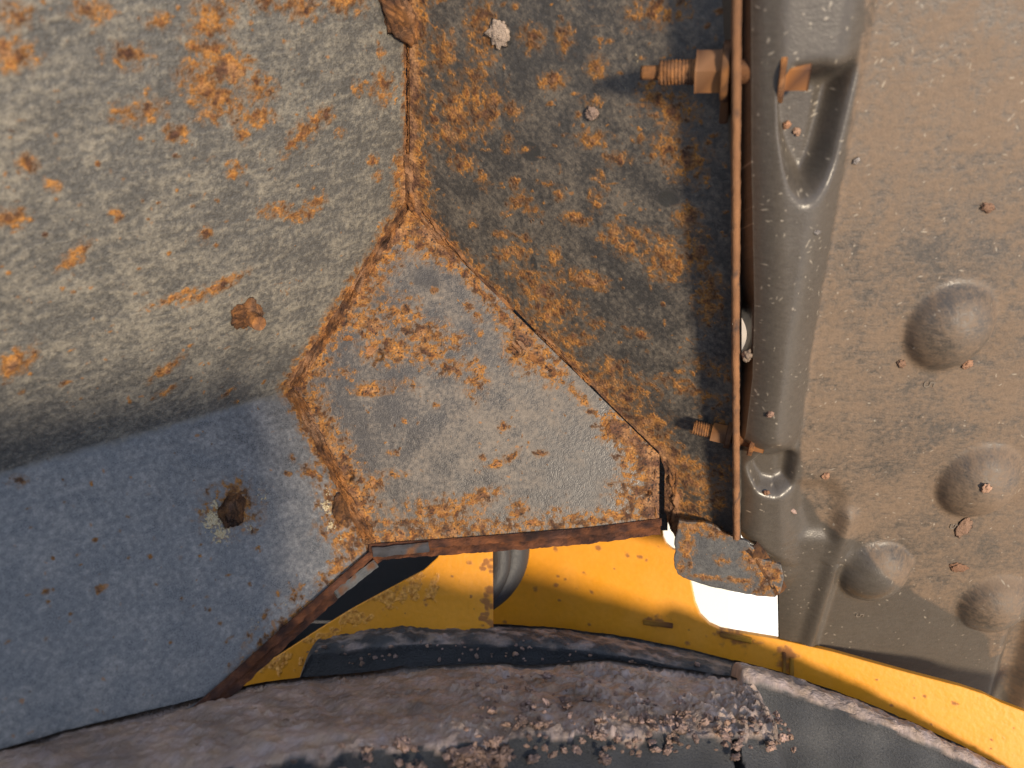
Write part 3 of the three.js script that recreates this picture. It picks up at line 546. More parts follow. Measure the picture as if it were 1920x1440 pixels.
const sdLine = (a, b, s, t) => { const ex = b[0] - a[0], ey = b[1] - a[1], h = clamp(((s - a[0]) * ex + (t - a[1]) * ey) / (ex * ex + ey * ey)); return Math.hypot(s - a[0] - ex * h, t - a[1] - ey * h); };
const P2 = (l) => l.map(([x, y]) => pst(x, y));
const beadPoly = P2([[1300, -400], [1680, -400], [1640, 0], [1606, 180], [1580, 320], [1552, 470], [1527, 610], [1508, 740], [1500, 806], [1484, 834], [1455, 845], [1300, 850]]);
const pocketA = P2([[1602, 92], [1566, 110], [1510, 114], [1462, 126], [1444, 160], [1446, 230], [1454, 290], [1464, 330], [1482, 354], [1510, 352], [1534, 330], [1552, 295], [1568, 240], [1584, 180], [1600, 125]]);
const pocketB = P2([[1398, 872], [1420, 848], [1480, 842], [1496, 852], [1486, 908], [1450, 921], [1418, 914], [1404, 892]]);
const recess = P2([[1492, 905], [1560, 900], [1586, 930], [1578, 980], [1560, 1012], [1500, 1010], [1484, 960]]);
const domes = [[1780, 614, 84], [1834, 903, 78], [1640, 1072, 68], [1862, 1132, 66]].map(([x, y, r]) => { const c = pst(x, y); return [...c, r * -hit(PP, x, y).z / FPX * 1.06]; });
const ribA = pst(1590, 968), ribB = pst(1512, 1215), trA = pst(1925, 1190), trB = pst(1868, 1400);
const roundRamp = (d, w) => { const u = clamp(d / w); return Math.sqrt(Math.max(0, 1 - (1 - u) * (1 - u))); };
const leftEdge = P2([[1396, -300], [1398, 0], [1400, 300], [1406, 560], [1403, 690], [1392, 790], [1388, 850], [1386, 1000], [1395, 1016], [1416, 1032], [1462, 1056], [1464, 1200], [1464, 1500]]);
const leftS = (t) => { for (let i = 0; i + 1 < leftEdge.length; i++) if (t <= leftEdge[i][1] && t >= leftEdge[i + 1][1]) { const f = (leftEdge[i][1] - t) / (leftEdge[i][1] - leftEdge[i + 1][1]); return lerp(leftEdge[i][0], leftEdge[i + 1][0], f); } return t > 0 ? leftEdge[0][0] : leftEdge[leftEdge.length - 1][0]; };
const pocketL = pst(1446, 200)[0];
function linerH(s, t) {
  let h = 0;
  const b = sdPoly(beadPoly, s, t);
  if (b > -0.003) h += 0.0155 * lerp(sst(-0.003, 0.018, b), roundRamp(b, 0.018), 0.35);
  const a = sdPoly(pocketA, s, t);
  if (a > -0.002) { const lipS = sdLine(pocketA[1], pocketA[3], s, t); const w = lerp(0.003, 0.0085, sst(pocketL, pocketL + 0.02, s)); h -= 0.019 * sst(-0.0012, w, a); }
  const q = sdPoly(pocketB, s, t); if (q > -0.001) h -= 0.010 * sst(-0.001, 0.005, q);
  const lowBand = sdLine(pst(1420, 860), pst(1430, 1080), s, t); h += 0.0045 * (1 - sst(0.008, 0.022, lowBand)) * (b > 0 ? 0 : 1);
  const rc = sdPoly(recess, s, t); h -= 0.0035 * sst(-0.003, 0.008, rc);
  const rb = sdLine(ribA, ribB, s, t); h += 0.0042 * (1 - sst(0, 0.0075, rb));
  const tr = sdLine(trA, trB, s, t); h -= 0.010 * (1 - sst(0.002, 0.014, tr));
  for (const [x, y, r] of domes) { const d = Math.hypot((s - x) * 1.1, t - y) / r; if (d < 1.08) h += 0.62 * r * Math.pow(Math.max(0, 1 - d * d), 0.72) * sst(1.08, 0.9, d); }
  const e = s - leftS(t);   // left edge rolls back
  h -= 0.008 * Math.pow(1 - clamp(e / 0.012), 2) * (t < pst(1460, 1040)[1] ? 0.35 : 1);
  h += 0.0008 * fbm(s * 9 + 3, t * 9, 2) + 0.0003 * fbm(s * 40, t * 40, 2);
  return h;
}
const shP = new Sheet(-0.10, -0.35, 0.245, 0.27, 1550);
{
  const r = rng(91);
  for (let i = 0; i < 900; i++) { const x = 1400 + r() * 520, y = r() * 1330, low = y > 960 || x < 1540; if (!low && r() < 0.6) continue; const [s, t] = pst(x, y); shP.blob('pale', s, t, 0.0004 + 0.0016 * r() * r(), 0.00025 + 0.00025 * r(), r() * 3.14, 0.5 + 0.5 * r()); }
}
const dustShadeEdge = P2([[1300, -400], [1610, -400], [1600, 150], [1575, 330], [1550, 470], [1525, 620], [1505, 760], [1500, 850], [1505, 930], [1545, 985], [1600, 1010], [1660, 1062], [1700, 1100], [1745, 1130], [1800, 1160], [1850, 1190], [1858, 1230], [1900, 1225], [1880, 1290], [1950, 1400], [2300, 1400], [2300, -400]]).slice(1);  // lower run is a shadow edge, painted into the colour along with the dust
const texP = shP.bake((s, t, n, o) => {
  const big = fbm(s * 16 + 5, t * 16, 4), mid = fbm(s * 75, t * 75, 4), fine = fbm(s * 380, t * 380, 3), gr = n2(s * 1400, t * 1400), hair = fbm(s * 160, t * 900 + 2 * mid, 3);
  const edge = sdPoly(dustShadeEdge, s, t);
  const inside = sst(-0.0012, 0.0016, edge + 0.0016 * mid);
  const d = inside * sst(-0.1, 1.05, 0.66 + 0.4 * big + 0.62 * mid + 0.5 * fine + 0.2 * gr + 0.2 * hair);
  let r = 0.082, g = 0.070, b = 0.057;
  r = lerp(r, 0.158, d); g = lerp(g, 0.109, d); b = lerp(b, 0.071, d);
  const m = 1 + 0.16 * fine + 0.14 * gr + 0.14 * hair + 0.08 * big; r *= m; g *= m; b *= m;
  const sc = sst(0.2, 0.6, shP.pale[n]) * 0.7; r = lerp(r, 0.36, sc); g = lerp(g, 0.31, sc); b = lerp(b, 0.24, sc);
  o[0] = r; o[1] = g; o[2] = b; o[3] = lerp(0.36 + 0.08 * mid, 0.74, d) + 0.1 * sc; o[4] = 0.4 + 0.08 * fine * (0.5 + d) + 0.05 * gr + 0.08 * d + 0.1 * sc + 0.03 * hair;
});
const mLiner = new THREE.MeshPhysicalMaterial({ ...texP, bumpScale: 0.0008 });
const liner = thing('fender_liner', 'grey brown moulded plastic fender liner with round domes beside the rusty flange', 'fender liner');
{
  const t1 = 0.262, t0 = -0.345, R_ = 540, C_ = 330, grid = [];
  for (let j = 0; j <= R_; j++) {
    const t = lerp(t1, t0, j / R_), sl = leftS(t), row = [];
    for (let i = 0; i <= C_; i++) {
      const s = lerp(sl, 0.148 + 0.09 * sst(0.02, -0.3, t), Math.pow(i / C_, 1.18));
      row.push({ p: pO.clone().addScaledVector(pX, s).addScaledVector(pY, t).addScaledVector(PP.n, linerH(s, t)), n: PP.n, uv: shP.uv(s, t), s, t });
    }
    grid.push(row);
  }
  { // soften the moulded radii
    let H = grid.map((row) => row.map((g) => linerH(g.s, g.t))); const H0 = H.map((r) => [...r]);
    for (let k = 0; k < 9; k++) H = H.map((row, j) => row.map((v, i) => { const a = H[Math.max(0, j - 1)][i], b = H[Math.min(R_, j + 1)][i], c = row[Math.max(0, i - 1)], d = row[Math.min(C_, i + 1)]; return 0.4 * v + 0.15 * (a + b + c + d); }));
    grid.forEach((row, j) => row.forEach((g, i) => g.p.addScaledVector(PP.n, H[j][i] - H0[j][i])));
  }
  const which = (i, j) => { const { s, t } = grid[j][i]; for (let k = 0; k < domes.length; k++) if (Math.hypot(s - domes[k][0], t - domes[k][1]) < domes[k][2] * 1.06) return k + 1; if (sdPoly(pocketA, s, t) > 0) return 5; if (sdPoly(pocketB, s, t) > 0) return 6; if (sdPoly(beadPoly, s, t) > 0) return 7; return 0; };
  const cls = grid.map((row, j) => row.map((_, i) => which(i, j)));
  const whole = solidGrid(grid, 0);           // normals of the whole sheet, then cut into its parts
  const front = whole;
  const cut = (k) => { const g = new THREE.BufferGeometry(), map = new Map(), idx = [], pos = [], nor = [], uv = [], P = front.attributes.position, N = front.attributes.normal, U = front.attributes.uv;
    for (let j = 0; j < R_; j++) for (let i = 0; i < C_; i++) if (cls[j][i] === k) { const a = j * (C_ + 1) + i, b = a + 1, c = a + C_ + 2, d = a + C_ + 1; for (const v of [a, d, b, b, d, c]) { if (!map.has(v)) { map.set(v, pos.length / 3); pos.push(P.getX(v), P.getY(v), P.getZ(v)); nor.push(N.getX(v), N.getY(v), N.getZ(v)); uv.push(U.getX(v), U.getY(v)); } idx.push(map.get(v)); } }
    g.setAttribute('position', new THREE.Float32BufferAttribute(pos, 3)); g.setAttribute('normal', new THREE.Float32BufferAttribute(nor, 3)); g.setAttribute('uv', new THREE.Float32BufferAttribute(uv, 2)); g.setIndex(idx); return g; };
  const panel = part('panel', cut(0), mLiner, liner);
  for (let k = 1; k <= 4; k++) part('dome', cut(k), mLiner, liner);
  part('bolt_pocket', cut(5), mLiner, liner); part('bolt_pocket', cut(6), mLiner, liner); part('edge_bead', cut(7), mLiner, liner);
  // rear face of the moulding, 3 mm behind the front
  const back = grid.filter((_, j) => j % 6 === 0 || j === R_).map((row) => row.filter((_, i) => i % 6 === 0 || i === C_).map((g) => ({ p: g.p.clone().addScaledVector(PP.n, -0.003), n: g.n, uv: g.uv })));
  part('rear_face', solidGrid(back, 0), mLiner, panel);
  // the moulding carries on up and over, and its left edge turns back behind the flange, added to keep that gap dark
  const top = grid[0], upper = [0.62, 0.44, t1].map((t) => top.filter((_, i) => i % 10 === 0 || i === C_).map((g) => ({ p: g.p.clone().addScaledVector(pY, t - t1), n: PP.n, uv: g.uv })));
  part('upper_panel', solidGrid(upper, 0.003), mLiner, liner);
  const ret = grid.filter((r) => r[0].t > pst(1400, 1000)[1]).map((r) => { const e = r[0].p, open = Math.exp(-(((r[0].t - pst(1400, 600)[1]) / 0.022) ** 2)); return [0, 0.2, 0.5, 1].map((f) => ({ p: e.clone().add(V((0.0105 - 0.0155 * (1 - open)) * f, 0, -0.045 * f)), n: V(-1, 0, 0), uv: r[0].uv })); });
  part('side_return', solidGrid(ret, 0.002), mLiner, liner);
}
const onLiner = (x, y) => { const [s, t] = pst(x, y); return pO.clone().addScaledVector(pX, s).addScaledVector(pY, t).addScaledVector(PP.n, linerH(s, t)); };
{ // moulded digits lying on their side
  const font = await new FontLoader().loadAsync('fonts/droid/droid_sans_regular.typeface.json');
  for (const [x, y, h] of [[1734, 714, 0.0052], [1783, 982, 0.0050], [1606, 1150, 0.0046]]) {
    const g = new TextGeometry('5', { font, size: h, depth: 0.0005, curveSegments: 4, bevelEnabled: true, bevelSize: 0.00012, bevelThickness: 0.00015, bevelSegments: 1 });
    g.rotateZ(-Math.PI / 2); const c = onLiner(x, y); g.applyMatrix4(new THREE.Matrix4().makeBasis(pX, pY, PP.n).setPosition(c.addScaledVector(PP.n, -0.0002)));
    g.deleteAttribute('uv'); part('moulded_digit', g, new THREE.MeshStandardMaterial({ color: new THREE.Color().setRGB(0.15, 0.12, 0.09), roughness: 0.65 }), liner);
  }
}

// ================================================================ BOLTS
function threadGeo(r, len, pitch, seed) {   // axis +x, worn thread
  const N = Math.round(len / pitch * 6), S = 28, pos = [], uv = [], idx = [];
  for (let j = 0; j <= N; j++) for (let i = 0; i <= S; i++) {
    const x = len * j / N, a = i / S * Math.PI * 2, ph = x / pitch - i / S, w = Math.abs((ph - Math.floor(ph)) * 2 - 1);
    let q = r * (0.87 + 0.13 * w) + r * 0.05 * fbm3(x * 400, Math.cos(a) * 2 + seed, Math.sin(a) * 2, 3); q *= sst(-0.0012, 0.0008, len - x) * 0.2 + 0.8; if (j === N) q = 0.0001;
    pos.push(x, Math.cos(a) * q, Math.sin(a) * q); uv.push(x / 0.03, i / S * 1.2);
  }
  for (let j = 0; j < N; j++) for (let i = 0; i < S; i++) { const a = j * (S + 1) + i; idx.push(a, a + 1, a + S + 1, a + 1, a + S + 2, a + S + 1); }
  const g = new THREE.BufferGeometry(); g.setAttribute('position', new THREE.Float32BufferAttribute(pos, 3)); g.setAttribute('uv', new THREE.Float32BufferAttribute(uv, 2)); g.setIndex(idx); g.computeVertexNormals(); return g;
}
function hexGeo(r, len, x0, chamfer = 0.12) {   // hexagon along x with turned corners
  const sh = new THREE.Shape(); for (let i = 0; i < 6; i++) { const a = i / 6 * Math.PI * 2 + 0.3; i ? sh.lineTo(Math.cos(a) * r, Math.sin(a) * r) : sh.moveTo(r * Math.cos(a), r * Math.sin(a)); }
  const c = r * chamfer; const g = new THREE.ExtrudeGeometry(sh, { depth: len - 2 * c, bevelEnabled: true, bevelSize: -c * 0.3, bevelThickness: c, bevelSegments: 3, curveSegments: 2 });
  g.translate(0, 0, c); g.rotateY(Math.PI / 2); g.translate(x0, 0, 0); return g;
}
const discGeo = (r, len, x0, taper = 1) => { const pts = [[0, 0], [r * taper * 0.97, 0], [r * taper, len * 0.15], [r, len * 0.85], [r * 0.97, len], [0, len]].map(([a, b]) => new THREE.Vector2(a, b)); const g = new THREE.LatheGeometry(pts, 36); g.rotateZ(-Math.PI / 2); g.translate(x0, 0, 0); return g; };
function rusted(geo, k = 1, pale = 0.2) { if (!geo.attributes.uv) metreUV(geo); colourBy(geo, (x, y, z) => rustTone(x * 1.3, y * 1.3, z * 1.3, pale).map((v) => v * k)); return geo; }
function bolt(label, pos, axis, o) {
  const g = thing('bolt', label, 'bolt', pos, 'bolts through the flange'); g.quaternion.setFromUnitVectors(V(1, 0, 0), axis.clone().normalize());
  const th = threadGeo(o.r, o.len, o.pitch, 2); part('threaded_shank', rusted(th, 1.0), mSteelRust, g);
  part('nut', rusted(hexGeo(o.nut, o.nutL, 0.0035), 0.8, 0.5), mSteelRust, g); part('nut_flange', rusted(discGeo(o.nut * 1.22, 0.003, 0.0004), 0.8, 0.4), mSteelRust, g);
  const w = o.side; part('washer', rusted(discGeo(o.washer, 0.0024, -w - 0.0024), 1.5), mSteelRust, g);
  part('head', rusted(hexGeo(o.head, o.headL, -w - 0.0024 - o.headL), 1.5), mSteelRust, g);
  const sh = new THREE.CylinderGeometry(o.r * 0.95, o.r * 0.95, w + 0.004, 20); sh.rotateZ(Math.PI / 2); sh.translate(-w / 2, 0, 0); part('shank', rusted(sh), mSteelRust, g);
  if (o.tip) part('tip', rusted(discGeo(o.r * 0.55, 0.008, o.len - 0.001, 1)), mSteelRust, g);
  if (o.clip) { const c = new RoundedBoxGeometry(0.0034, 0.0225, 0.016, 2, 0.0008); c.translate(0.0016, -0.0085, 0.006); part('clip_plate', rusted(c, 1.1), mSteelRust, g); }
  return g;
}
{
  const ax = V(-1, 0.10, -0.29);
  bolt('long rusty bolt with nut and clip plate, its head in the larger liner pocket', at(1371, 134, flangeD(134) + 0.0108), ax, { r: 0.0049, len: 0.0275, pitch: 0.0014, nut: 0.0092, nutL: 0.0095, head: 0.0086, headL: 0.0085, washer: 0.0116, side: 0.0175, tip: true, clip: true });
  bolt('short rusty bolt through the flange, its head in the small liner pocket', at(1374, 818, flangeD(818) + 0.0150), V(-1, 0.24, -0.29), { r: 0.0038, len: 0.0200, pitch: 0.00125, nut: 0.0056, nutL: 0.007, head: 0.0056, headL: 0.005, washer: 0.0076, side: 0.0085 });
}
{ // rusted stud on the folded panel
  const c = hit(PU, 462, 588), st = part('stud', (() => { const g = lump(0.0078, 0.0068, 0.0042, 21, 0.5, 7, 1.5); orient(g, PU.n, 0.5); metreUV(g); g.translate(c.x, c.y, c.z); return rusted(g, 0.85, 0.5); })(), mSteelRust, arch, 'rust lump with a threaded stud end');
  const q = threadGeo(0.0036, 0.0125, 0.0013, 5); q.applyQuaternion(new THREE.Quaternion().setFromUnitVectors(V(1, 0, 0), V(0.75, -0.35, 0.9).normalize())); q.translate(c.x + 0.0022, c.y - 0.0022, c.z + 0.0012); part('thread', rusted(q, 1.3), mSteelRust, st);
}

// ================================================================ YELLOW STEEL
function plateGeo(pl, px, depth, o2) {
  const c = hit(pl, o2[0], o2[1]), ex = V(1, 0, 0).addScaledVector(pl.n, -pl.n.x).normalize(), ey = pl.n.clone().cross(ex).normalize();
  const sh = new THREE.Shape(px.map(([x, y]) => { const d = hit(pl, x, y).sub(c); return new THREE.Vector2(d.dot(ex), d.dot(ey)); }));
  const g = new THREE.ExtrudeGeometry(sh, { depth, bevelEnabled: true, bevelSize: 0.0006, bevelThickness: 0.0006, bevelSegments: 2 }); g.translate(0, 0, -depth);
  return { g, c, ex, ey, n: pl.n, st: (x, y) => { const d = hit(pl, x, y).sub(c); return [d.dot(ex), d.dot(ey)]; } };
}
function yellowMat(q, box, N, spots, seed, chip, roughK = 0.4) {
  const sh = new Sheet(...box, N); for (const [x, y, r, k] of spots) { const [s, t] = q.st(x, y); sh.blob('rust', s, t, r * 1.7, r * 1.3, seed, k * 1.2); }
  for (const [x, y, rx, ry, k] of chip) { const [s, t] = q.st(x, y); sh.blob('pale', s, t, rx, ry, 0, k); }
  const tx = sh.bake((s, t, n, o) => {
    const x = s + seed, y = t - seed, big = fbm(x * 12, y * 12, 3), mid = fbm(x * 60, y * 60, 4), fine = fbm(x * 330, y * 330, 3), jag = fbm(x * 230, y * 230, 4);
    let r = 0.80, g = 0.325, b = 0.012; const d = clamp(0.25 + 0.5 * big + 0.35 * mid); r = lerp(r, 0.66, d); g = lerp(g, 0.29, d); b = lerp(b, 0.035, d); const m = 1 + 0.07 * fine + 0.10 * mid + 0.08 * big; r *= m; g *= m; b *= m;
    const k = sst(0.05, 0.5, sh.rust[n] + 0.6 * jag - 0.22) * 0.85; r = lerp(r, 0.26, k); g = lerp(g, 0.10, k); b = lerp(b, 0.03, k);
    const c = sst(0.25, 0.5, sh.pale[n] + 0.8 * fbm(x * 140, y * 140, 5) - 0.25) * (sh.pale[n] > 0.01 ? 1 : 0); const cc = clamp(0.5 + 1.1 * fbm(x * 420, y * 420, 3)); r = lerp(r, lerp(0.46, 0.90, cc), c); g = lerp(g, lerp(0.17, 0.43, cc), c); b = lerp(b, lerp(0.010, 0.075, cc), c);  // chipped paint, with golden light glints painted into its colour
    o[0] = r; o[1] = g; o[2] = b; o[3] = lerp(roughK + 0.15 * d, 0.8, k) + 0.1 * c; o[4] = 0.35 + 0.03 * fine + 0.012 * mid + 0.14 * k * jag + c * (0.12 + 0.3 * fbm(x * 300, y * 300, 3));
  });
  const uv = q.g.attributes.uv, p = q.g.attributes.position; for (let i = 0; i < p.count; i++) { const w = sh.uv(p.getX(i), p.getY(i)); uv.setXY(i, w[0], w[1]); }
  q.g.applyMatrix4(new THREE.Matrix4().makeBasis(q.ex, q.ey, q.n).setPosition(q.c));
  return new THREE.MeshStandardMaterial({ ...tx, bumpScale: 0.0022 });
}
{
  const pl = { n: V(0, 0.12, 1).normalize(), p: at(800, 1150, 0.468) };
  const px = [[400, 1300], [430, 1283], [520, 1232], [600, 1180], [660, 1143], [740, 1100], [796, 1070], [822, 1046], [842, 1010], [922, 1010], [924, 1330], [400, 1330]];
  const q = plateGeo(pl, px, 0.004, [760, 1150]); const r = rng(4), spots = [];
  for (let i = 0; i < 40; i++) spots.push([450 + r() * 470, 1050 + r() * 200, 0.0005 + 0.0012 * r(), 0.6]);
  for (let i = 0; i < 26; i++) spots.push([905 + r() * 18, 1040 + r() * 160, 0.0008 + 0.0014 * r(), 0.8]);
  const o = thing('yellow_bracket', 'yellow painted steel bracket with chipped slanted top edge under the gusset', 'bracket');
  part('plate', q.g.clone && q.g, yellowMat(q, [-0.125, -0.065, 0.06, 0.055], 900, spots, 3, [[600, 1190, 0.016, 0.008, 0.9], [660, 1155, 0.016, 0.008, 1], [730, 1120, 0.016, 0.009, 1], [780, 1095, 0.012, 0.012, 1], [810, 1110, 0.006, 0.012, 0.8], [520, 1240, 0.02, 0.008, 0.9], [690, 1180, 0.02, 0.006, 0.5]], 0.35), o);
}
const PY2 = planeOf(at(925, 1100, 0.515), at(925, 800, 0.515), at(1460, 1200, 0.471));
{
  const px = [[870, 930], [1232, 930], [1240, 985], [1242, 1008], [1248, 1021], [1260, 1031], [1280, 1038], [1290, 1058], [1294, 1090], [1302, 1130], [1312, 1154], [1330, 1172], [1352, 1182], [1400, 1190], [1455, 1199], [1560, 1223], [1700, 1262], [1800, 1288], [1845, 1303], [1875, 1318], [1925, 1337], [2150, 1404], [2150, 1700], [870, 1700]];
  const q = plateGeo(PY2, px, 0.005, [1400, 1250]); const r = rng(8), spots = [];
  for (let i = 0; i < 150; i++) spots.push([930 + r() * 980, 1000 + r() * 420, 0.0006 + 0.0016 * r() * r(), 0.55 + 0.3 * r()]);
  spots.push([1235, 1165, 0.004, 0.6], [1475, 1225, 0.004, 0.9], [1470, 1245, 0.004, 0.6], [1380, 1190, 0.008, 0.6], [1220, 1165, 0.0025, 0.9]);
  const o = thing('steel_bumper', 'orange yellow painted steel bumper plate with cut-outs behind the tyre', 'bumper');
  const base = part('plate', q.g, yellowMat(q, [-0.22, -0.20, 0.26, 0.12], 1200, spots, 6, [], 0.4), o);
  const bead = (x0, y0, x1, y1, w, k) => { const a = hit(PY2, x0, y0), b = hit(PY2, x1, y1), L = a.distanceTo(b); const g = new RoundedBoxGeometry(L, w, 0.0022, 3, 0.0008); const p = g.attributes.position; for (let i = 0; i < p.count; i++) p.setZ(i, p.getZ(i) + 0.0006 * n2(p.getX(i) * 300, p.getY(i) * 300)); g.computeVertexNormals(); const d = b.clone().sub(a).normalize(), y = PY2.n.clone().cross(d); g.applyMatrix4(new THREE.Matrix4().makeBasis(d, y, PY2.n).setPosition(a.lerp(b, 0.5).addScaledVector(PY2.n, 0.0012))); colourBy(g, (X, Y, Z) => { const f = sst(-0.25 + k, 0.3 + k, fbm3(X * 160, Y * 160, Z * 160, 3)); return [lerp(0.2, 0.66, f), lerp(0.08, 0.33, f), lerp(0.03, 0.025, f)]; }); return part('weld_tab', g, mSteelRust, o); };
  bead(1206, 1165, 1262, 1172, 0.0032, 0.05); bead(1350, 1187, 1410, 1200, 0.0036, 0.15); bead(1470, 1222, 1470, 1275, 0.002, -0.1); bead(1484, 1232, 1484, 1275, 0.0026, -0.2);
}
{ // black hose between bracket and frame
  const c = new THREE.CatmullRomCurve3([at(950, 940, 0.495), at(962, 1000, 0.495), at(958, 1055, 0.493), at(935, 1095, 0.49), at(890, 1130, 0.488)]);
  const g = new THREE.TubeGeometry(c, 60, 0.0105, 28); const o = thing('rubber_hose', 'bent black rubber hose hanging behind the yellow bracket edge', 'hose');
  const m = new THREE.MeshStandardMaterial({ color: new THREE.Color().setRGB(0.045, 0.046, 0.05), roughness: 0.55, bumpMap: GRAIN, bumpScale: 0.0003 });
  part('outer_hose', g, m, o);
  const c2 = new THREE.CatmullRomCurve3([at(925, 960, 0.482), at(938, 1020, 0.482), at(936, 1070, 0.481), at(915, 1110, 0.48), at(880, 1140, 0.48)]); part('inner_hose', new THREE.TubeGeometry(c2, 60, 0.0065, 20), m, o);
}
{ // cream board in the yard, and a white one added for the blown-out daylight
  const g = new RoundedBoxGeometry(0.26, 0.5, 0.02, 2, 0.004); const o = thing('board', 'pale cream board lying in the yard behind the yellow cut-out', 'board', V(0.295, CAM_Y - 0.46, -1.5)); part('face', g, new THREE.MeshStandardMaterial({ color: new THREE.Color().setRGB(0.66, 0.65, 0.55), roughness: 0.7 }), o);
  const h = new RoundedBoxGeometry(0.9, 0.9, 0.02, 2, 0.004); const w = thing('board', 'added white board for the blown-out daylight beyond the cream one', 'board', V(0.80, CAM_Y - 0.45, -1.6)); part('face', h, new THREE.MeshStandardMaterial({ color: new THREE.Color().setRGB(0.86, 0.86, 0.83), roughness: 0.6 }), w);
}

// ================================================================ TYRE
const tyre = thing('tyre', 'mud caked black rubber tyre with thick tread lugs below the wheel arch', 'tyre', V(0, 0, 0));
const TR = 0.62, TX = -0.03, TYc = CAM_Y - 0.148 - TR;
const topY = (x, e = 0) => TYc + Math.sqrt(Math.max(0.01, (TR + e) ** 2 - (x - TX) ** 2));
const mudTone = (x, y, z, wet) => { const a = clamp(0.5 + 0.8 * fbm3(x * 50, y * 50, z * 50, 4)), b = clamp(0.5 + 1.0 * fbm3(x * 160 + 4, y * 160, z * 160, 3)), f = 1 + 0.3 * n3(x * 800, y * 800, z * 800); return [lerp(0.17, 0.50, a) * f, lerp(0.142, 0.40, a) * lerp(0.9, 1, b) * f, lerp(0.128, 0.36, a) * lerp(0.72, 1.05, b) * f]; };
const rubTone = (x, y, z) => { const f = 1 + 0.3 * fbm3(x * 60, y * 60, z * 60, 4); return [0.034 * f, 0.036 * f, 0.040 * f]; };
const mTyre = new THREE.MeshStandardMaterial({ vertexColors: true, roughness: 0.52, bumpMap: GRAIN, bumpScale: 0.0007 });
const lugTop = (x) => CAM_Y - 0.136 - 0.37 * (x + 0.17) ** 2;
function lug(name, x0, x1, Df, Db, e, o = {}) {   // Df/Db: distance of the front and back top edge as functions of x
  const NX = Math.round((x1 - x0) / 0.0011), prof = [], cols = [];
  const NT = Math.round(0.11 / 0.0013);
  const pos = [], uv = [], idx = [], col = []; let W = 0;
  for (let i = 0; i <= NX; i++) {
    const x = lerp(x0, x1, i / NX), zf = -Df(x), zb = -Db(x), y0 = o.top ? o.top(x) : topY(x, e), endR = sst(0, o.round ?? 0.012, x1 - x) * sst(0, o.round ?? 0.012, x - x0), drop = (1 - Math.sqrt(Math.max(0, endR))) * 0.03;
    const pts = []; const deep = o.deep ?? 0.055, bd = o.back ? o.back(x) : 0;
    for (let k = 0; k <= 10; k++) { const f = k / 10; pts.push([zb - 0.006 * (1 - f), y0 + bd - deep * (1 - f) - drop, 0]); }
    const n = NT; for (let k = 1; k < n; k++) { const f = k / n; const z = lerp(zb, zf, f); pts.push([z, y0 + bd * (1 - f) - drop - 0.004 * Math.pow(Math.abs(f - 0.5) * 2, 4), 1]); }
    for (let k = 0; k <= 26; k++) { const f = k / 26; pts.push([zf + (o.slope ?? 0.02) * f, y0 - 0.004 - drop - deep * f, 2, f]); }
    pts.forEach(([z, y, kind, f], k) => {
      let mud = kind === 1 ? 1 : kind === 2 ? sst(0.06, -0.1, f - 0.20 * clamp(0.10 + fbm(x * 46 + 3, 7, 4)) * (o.hang ?? 1)) : 0.25 * sst(-0.1, 0.3, fbm(x * 120, k * 0.3, 3)) + (o.backMud ?? 0);
      const N = fbm3(x * 60, z * 60 + y * 20, 3, 5), ridge = 0.5 - Math.abs(n3(x * 150, y * 150, z * 150)), big = fbm3(x * 22, y * 22, z * 22, 3);
      const crumb = o.crumb ? sst(-0.1, 0.3, fbm3(x * 38 + 2, 1, z * 60, 3) + (kind === 2 ? 0.35 : 0) + 2.2 * x) : 0;
      const h = mud * ((o.mudH ?? 0.0032) * N + 0.0016 * ridge + 0.003 * big + (0.35 + 0.65 * crumb) * (0.0015 * n3(x * 420, y * 420, z * 420) + 0.0009 * n3(x * 900, y * 900, z * 900)) + crumb * 0.0045 * (0.35 - Math.abs(n3(x * 230, y * 230, z * 230)))) + 0.0004 * fbm3(x * 90, y * 90, z * 90, 3);
      let dz = kind === 2 ? h * 0.9 + mud * 0.002 : kind === 0 ? -h * 0.6 : 0, dy = kind === 1 ? h : kind === 2 ? h * 0.4 : h * 0.5;
      if (kind === 2 && o.crack) { const cx = o.crack + 0.004 * (f - 0.3) + 0.0012 * n2(f * 9, 2); const q = Math.abs(x - cx) / 0.0022; if (q < 1 && f > 0.05) dz -= 0.012 * (1 - q * q); }
      pos.push(x + 0.4 * h * n3(z * 90, x * 90, 1), y + dy, z + dz); uv.push(x / 0.03, (z - y) / 0.03);
      const a = rubTone(x, y, z), b = mudTone(x, y, z); const m = sst(0.3, 0.6, mud + 0.25 * N) * (o.clean ? sst(-0.15, 0.35, fbm3(x * 70, y * 70, z * 160, 4)) * 0.6 : 1); col.push(lerp(a[0], b[0], m), lerp(a[1], b[1], m), lerp(a[2], b[2], m));
    });
    W = pts.length;
  }
  for (let i = 0; i < NX; i++) for (let k = 0; k + 1 < W; k++) { const a = i * W + k; idx.push(a, a + 1, a + W, a + 1, a + W + 1, a + W); }
  for (const i of [0, NX]) { const c0 = pos.length / 3; const b = i * W; for (let k = 0; k < W; k++) { pos.push(pos[(b + k) * 3], pos[(b + k) * 3 + 1], pos[(b + k) * 3 + 2]); uv.push(uv[(b + k) * 2], uv[(b + k) * 2 + 1]); col.push(0.034, 0.035, 0.038); } for (let k = 1; k + 1 < W; k++) i ? idx.push(c0, c0 + k, c0 + k + 1) : idx.push(c0, c0 + k + 1, c0 + k); }
  const g = new THREE.BufferGeometry(); g.setAttribute('position', new THREE.Float32BufferAttribute(pos, 3)); g.setAttribute('uv', new THREE.Float32BufferAttribute(uv, 2)); g.setAttribute('color', new THREE.Float32BufferAttribute(col, 3)); g.setIndex(idx); g.computeVertexNormals();
  return part(name, g, mTyre, tyre);
}
